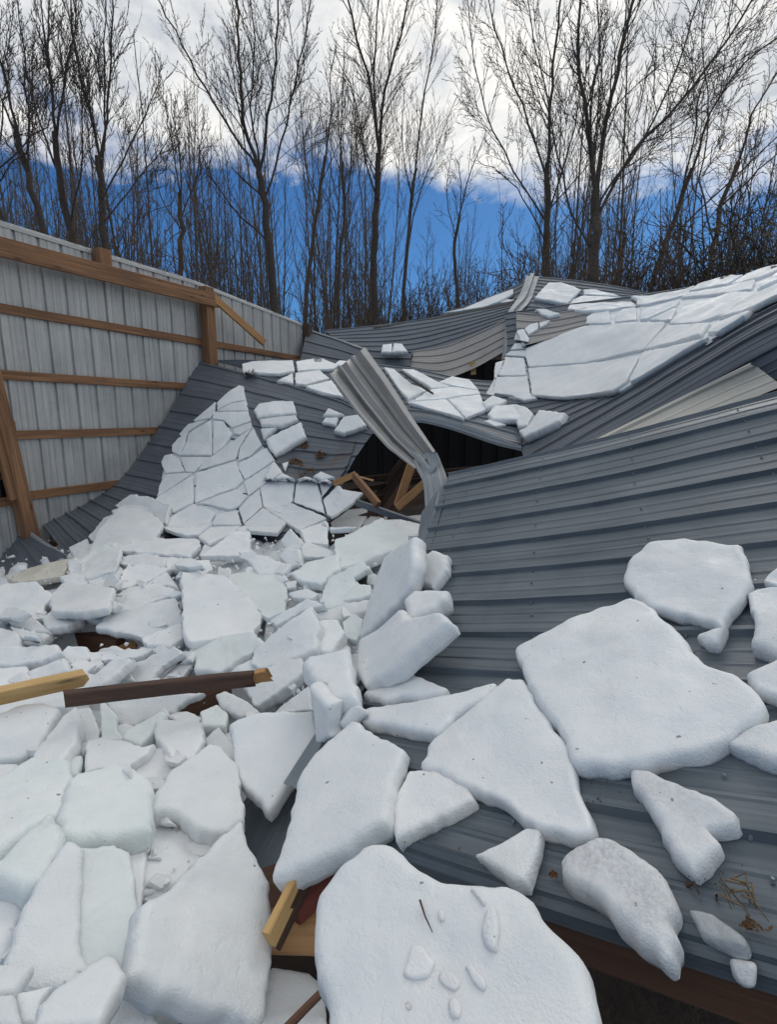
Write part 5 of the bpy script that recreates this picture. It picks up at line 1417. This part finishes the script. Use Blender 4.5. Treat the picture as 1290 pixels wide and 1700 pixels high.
# roof timbers in the dark hole
beam('orange_brace', P(661, 838, 4.55), P(688, 757, 4.45), .075, .038, 'wood_orange', 'upright orange timber brace in the dark hole', 'timber', up=(1, .1, .2))
beam('orange_brace', P(660, 842, 4.5), P(712, 796, 4.35), .07, .038, 'wood_orange', 'slanting orange timber meeting the upright brace in the hole', 'timber', up=(-.3, 0, 1))
beam('roof_strut', P(588, 790, 5.1), P(628, 838, 4.8), .07, .05, 'wood', 'brown timber sloping down right from the bent strap in the hole', 'timber')
beam('roof_strut', P(555, 803, 5.15), P(590, 787, 5.1), .06, .04, 'wood_orange', 'short orange timber top at the left corner of the hole', 'timber')
beam('hanging_lath', P(598, 792, 5.4), P(620, 798, 5.4), .02, .01, 'wood_new', 'thin pale splinter inside the dark hole', 'timber')
beam('short_stud', P(784, 600, 8.9), P(786, 622, 8.9), .08, .08, 'wood_new', 'short pale stud in the gap under the pale folded sheet', 'timber', up=(1, 0, 0))
beam('short_stud', P(737, 618, 9.1), P(740, 640, 9.1), .06, .08, 'wood_orange', 'left short stud in the gap under the pale folded sheet', 'timber', up=(1, 0, 0))
beam('floor_curb', P(592, 834, 4.95), P(700, 872, 4.65), .06, .05, 'roof', 'grey metal sill along the lower lip of the dark hole', 'sill')
# truss timbers set inside the hole so that the room behind stays dark
ib = empty('fallen_truss', (0.6, 7.5, 0), 'dark fallen roof trusses inside the hole', 'truss')
for k in range(4):
    y = 6.4 + k * .9
    beam('chord', (-.9, y, .15 + .1 * k), (1.7, y + .2, .9 - .08 * k), .09, .04, 'wood_dark', parent=ib)
    beam('web', (-.2, y, .2), (.5, y + .1, 1.2), .08, .04, 'wood_dark', parent=ib)
# chunks frozen on the bottom slab
K = lambda p: crop(400, 1280, 3, p)
add_support(np.array([[list(big.matrix_world @ Vector((0, 0, 0)))] * 2] * 2))    # placeholder keeps indices stable
bn = Vector((.02, -.16, 1)).normalized()
bc = big.location.copy()
vz = [bc + Vector(v.co) for v in big.data.vertices]
supports[-1] = BVHTree.FromPolygons(vz, [tuple(p.vertices) for p in big.data.polygons])
SI = len(supports) - 1
for lb, p, t_ in (('pyramid-shaped snow chunk on the very large bottom slab', [(800,1010),(850,870),(900,862),(970,950),(930,1030),(850,1040)], .035),
                  ('rounded chunk right of the pyramid-shaped one on the bottom slab', [(975,1020),(1010,985),(1060,1010),(1100,1060),(1060,1100),(1000,1060)], .025),
                  ('oblong chunk at the right of the small chunks on the bottom slab', [(1110,965),(1150,960),(1225,1060),(1210,1105),(1160,1060)], .022),
                  ('small chunk at the lower part of the bottom slab', [(1030,1135),(1070,1125),(1100,1170),(1090,1230),(1040,1230)], .022),
                  ('pea-sized chunk left of the lower small chunk on the bottom slab', [(812,1150),(845,1140),(860,1175),(830,1200)], .015),
                  ('tall soft chunk on the upper right of the bottom slab', [(1195,790),(1220,690),(1270,680),(1290,760),(1280,900),(1230,890)], .03),
                  ('thin chunk near the upper right rim of the bottom slab', [(1140,590),(1165,580),(1225,650),(1210,675)], .015),
                  ('small cube-like chunk beside the twig on the bottom slab', [(975,700),(1005,685),(1020,740),(990,755)], .02)):
    slab(K(p), lb, t_, only=(SI,), name='snow_chunk', cat='snow chunk', rnd=.35, lift=-t_ * .62, lump=.006, rough=.03, smooth=1, flat=True, res=.7)
def twig(name, label, pts, r, mat, cat='twig', parent=None):
    tb = Tubes(); a = [np.array(p) for p in pts]; o = a[0].copy()
    tb.tube([p - o for p in a], np.linspace(r, r * .4, len(a)), 5)
    ob = link(name, tb.mesh(name), mat, parent); ob.location = Vector(o) - (parent.location if parent else Vector((0, 0, 0)))
    if label: tag(ob, label, cat)
    return ob
def on(px, py, only, up=.01):
    h = hit(px, py, only); 
    return (h[0] + Vector((0, 0, up))) if h else Pz(px, py, .5)
twig('twig', 'thin dark twig lying on the very large bottom slab', [on(697, 1502, (SI,)), on(706, 1530, (SI,)), on(718, 1556, (SI,))], .0022, 'wood_dark')
rg = random.Random(77)
tr = empty('twig_bundle', on(1250, 1560, (8,)), 'bundle of dry stems and dead leaves near the front edge at the right', 'twigs')
for k in range(14):
    x0, y0 = 1190 + rg.uniform(-6, 45), 1498 + rg.uniform(-5, 26)
    x1, y1 = x0 + rg.uniform(20, 55), y0 + rg.uniform(6, 34)
    p0, p1 = on(x0, y0, (8,), .045), on(x1, y1, (8,), .030)
    pm = (p0 + p1) / 2 + Vector((rg.gauss(0, .01), rg.gauss(0, .01), .018))
    twig('stem', None, [p0, pm, p1], .0022, 'straw', parent=tr)
twig('twig', 'single dark curved twig above the glassy ice shard', [on(1140, 1478, (8,)), on(1150, 1488, (8,), .03), on(1160, 1496, (8,), .015)], .004, 'wood_dark')
# litter: dead leaves, bark crumbs
def litter(name, label, spots, n, size, mat, only, seed, aspect=.5):
    rg = random.Random(seed); v, f = [], []
    for k in range(n):
        px, py, rx, ry = spots[rg.randrange(len(spots))]
        h = hit(px + rg.gauss(0, rx * .6), py + rg.gauss(0, ry * .6), only)
        if not h: continue
        n_ = h[2] if h[2].dot(CAM - h[0]) > 0 else -h[2]
        c_ = h[0] + n_ * (.022 + size * .2)
        nn = (n_ + Vector((rg.gauss(0, .4), rg.gauss(0, .4), rg.gauss(0, .4)))).normalized()
        a = nn.orthogonal().normalized(); b = nn.cross(a); th_ = rg.uniform(0, 6.28); a, b = a * math.cos(th_) + b * math.sin(th_), b * math.cos(th_) - a * math.sin(th_)
        s_ = size * rg.uniform(.4, 1.2); i = len(v)
        v += [c_ - a * s_, c_ - a * s_ * .2 + b * s_ * aspect + nn * s_ * .2, c_ + a * s_, c_ + b * -s_ * aspect + nn * s_ * .15]
        f += [(i, i + 1, i + 2), (i, i + 2, i + 3)]
    o = link(name, mesh_of(name, v, f), mat); tag(o, label, None, None, 'stuff'); return o
litter('leaf_litter', 'brown leaf crumbs on the scuffed flap beside the hole', [(505, 742, 6, 5), (532, 758, 8, 5), (492, 770, 10, 6), (512, 785, 14, 6)], 120, .028, 'dead', (1, 2), 1)
litter('leaf_litter', 'dead leaf crumbs along the front edge of the near sheet', [(700, 1420, 40, 9), (760, 1430, 20, 6), (1262, 1570, 20, 12), (925, 1468, 5, 6), (1250, 1555, 12, 10), (1000, 1500, 90, 18)], 260, .007, 'dead', (8,), 2)
litter('grit', 'dark grit caught along the ribs of the near sheet', [(690, 1408, 26, 5), (740, 1425, 30, 5), (770, 1440, 12, 4), (1000, 1320, 80, 30), (1150, 1450, 90, 60)], 260, .0035, 'bark_dark', (8,), 3)
litter('bark_crumbs', 'dark bark crumbs scattered on the left rubble snow', [(440, 905, 20, 10), (470, 890, 12, 6), (576, 882, 6, 2), (300, 980, 60, 40), (360, 1010, 30, 40), (500, 920, 10, 6), (330, 1120, 60, 10)], 110, .010, 'bark_dark', (0, 1), 4)
# angular shards: small countable pieces thrown about the heap, one mesh each, alike in looks
rg = random.Random(41)
nsh = 0
while nsh < 130:
    px, py = rg.uniform(0, 660), rg.uniform(905, 1330)
    if rg.random() < .2: px, py = rg.uniform(0, 400), rg.uniform(1330, 1650)
    if px > 430 and py > 1180: continue
    h = hit(px, py, (0,))
    if not h or dipz(px, py) > .02: continue
    s_ = rg.uniform(7, 19) * (1 + (py - 900) / 900)
    n_ = rg.choice((3, 4, 4, 5)); a0 = rg.uniform(0, 6.28)
    pl = [(px + s_ * rg.uniform(.7, 1.5) * math.cos(a0 + 6.28 * k / n_), py + s_ * rg.uniform(.4, .8) * math.sin(a0 + 6.28 * k / n_)) for k in range(n_)]
    slab(pl, 'small angular snow shard wedged among the larger slabs of the left rubble', rg.uniform(.02, .045), (rg.uniform(-.6, .6), rg.uniform(-.7, .2), 0), only=(0,), lift=rg.uniform(-.01, .035),
         name='snow_shard', cat='snow shard', group='small shards in the left rubble', rnd=.12, smooth=1, rough=.03, res=.35, lump=.008)
    nsh += 1
# loose snow crumbs between the slabs
def crumbs():
    rg = random.Random(12); V, Fc = [], []
    base = [Vector(p) for p in ((1, 0, -.3), (-.5, .9, -.3), (-.6, -.8, -.3), (.2, .1, .8), (.5, .6, .4), (-.7, .1, .4))]
    bm = bmesh.new()
    for k in range(1500):
        px, py = rg.uniform(-20, 690), rg.choice((rg.uniform(890, 1180), rg.uniform(900, 1700)))
        if py > 1250 and px > 430: continue
        h = hit(px, py, (0,))
        if not h or dipz(px, py) > .05: continue
        s_ = rg.uniform(.005, .018) * (1 if rg.random() < .85 else 2.2)
        mt_ = Matrix.Translation(h[0] + Vector((0, 0, rg.uniform(-.02, .05)))) @ Matrix.Rotation(rg.uniform(0, 6), 4, Vector((rg.random(), rg.random(), rg.random())).normalized())
        vs = [bm.verts.new(mt_ @ (Vector((p.x * rg.uniform(.7, 1.3), p.y * rg.uniform(.7, 1.3), p.z)) * s_)) for p in base]
        r_ = bmesh.ops.convex_hull(bm, input=vs)
    me = bpy.data.meshes.new('snow_crumbs'); bm.to_mesh(me); bm.free()
    tag(link('snow_crumbs', me, 'snow'), 'loose crumbs of broken snow between the slabs', None, None, 'stuff')
crumbs()
# screw heads in rows across the near sheet
v, f = [], []
for u in np.linspace(.06, .97, 7):
    va, da = A_.arc(u)
    for k in range(int(da[-1] / PITCHR)):
        for o in (.052, .135):
            vv = float(np.interp(k * PITCHR + o, da, va)); q = Vector(A_.at(u, vv)); b0 = len(v)
            for j in range(6): v.append(q + Vector((math.cos(j * 1.047) * .0045, math.sin(j * 1.047) * .0045, .002)))
            for j in range(6): v.append(q + Vector((math.cos(j * 1.047) * .0035, math.sin(j * 1.047) * .0035, .011)))
            f += [(b0 + j, b0 + (j + 1) % 6, b0 + 6 + (j + 1) % 6, b0 + 6 + j) for j in range(6)] + [tuple(b0 + 6 + j for j in range(6))]
o = link('screw_heads', mesh_of('screw_heads', localise(rA, v), f), 'trim', rA); o['kind'] = 'stuff'
import sys
print('slabs', slab_count, 'objects', len(bpy.data.objects))
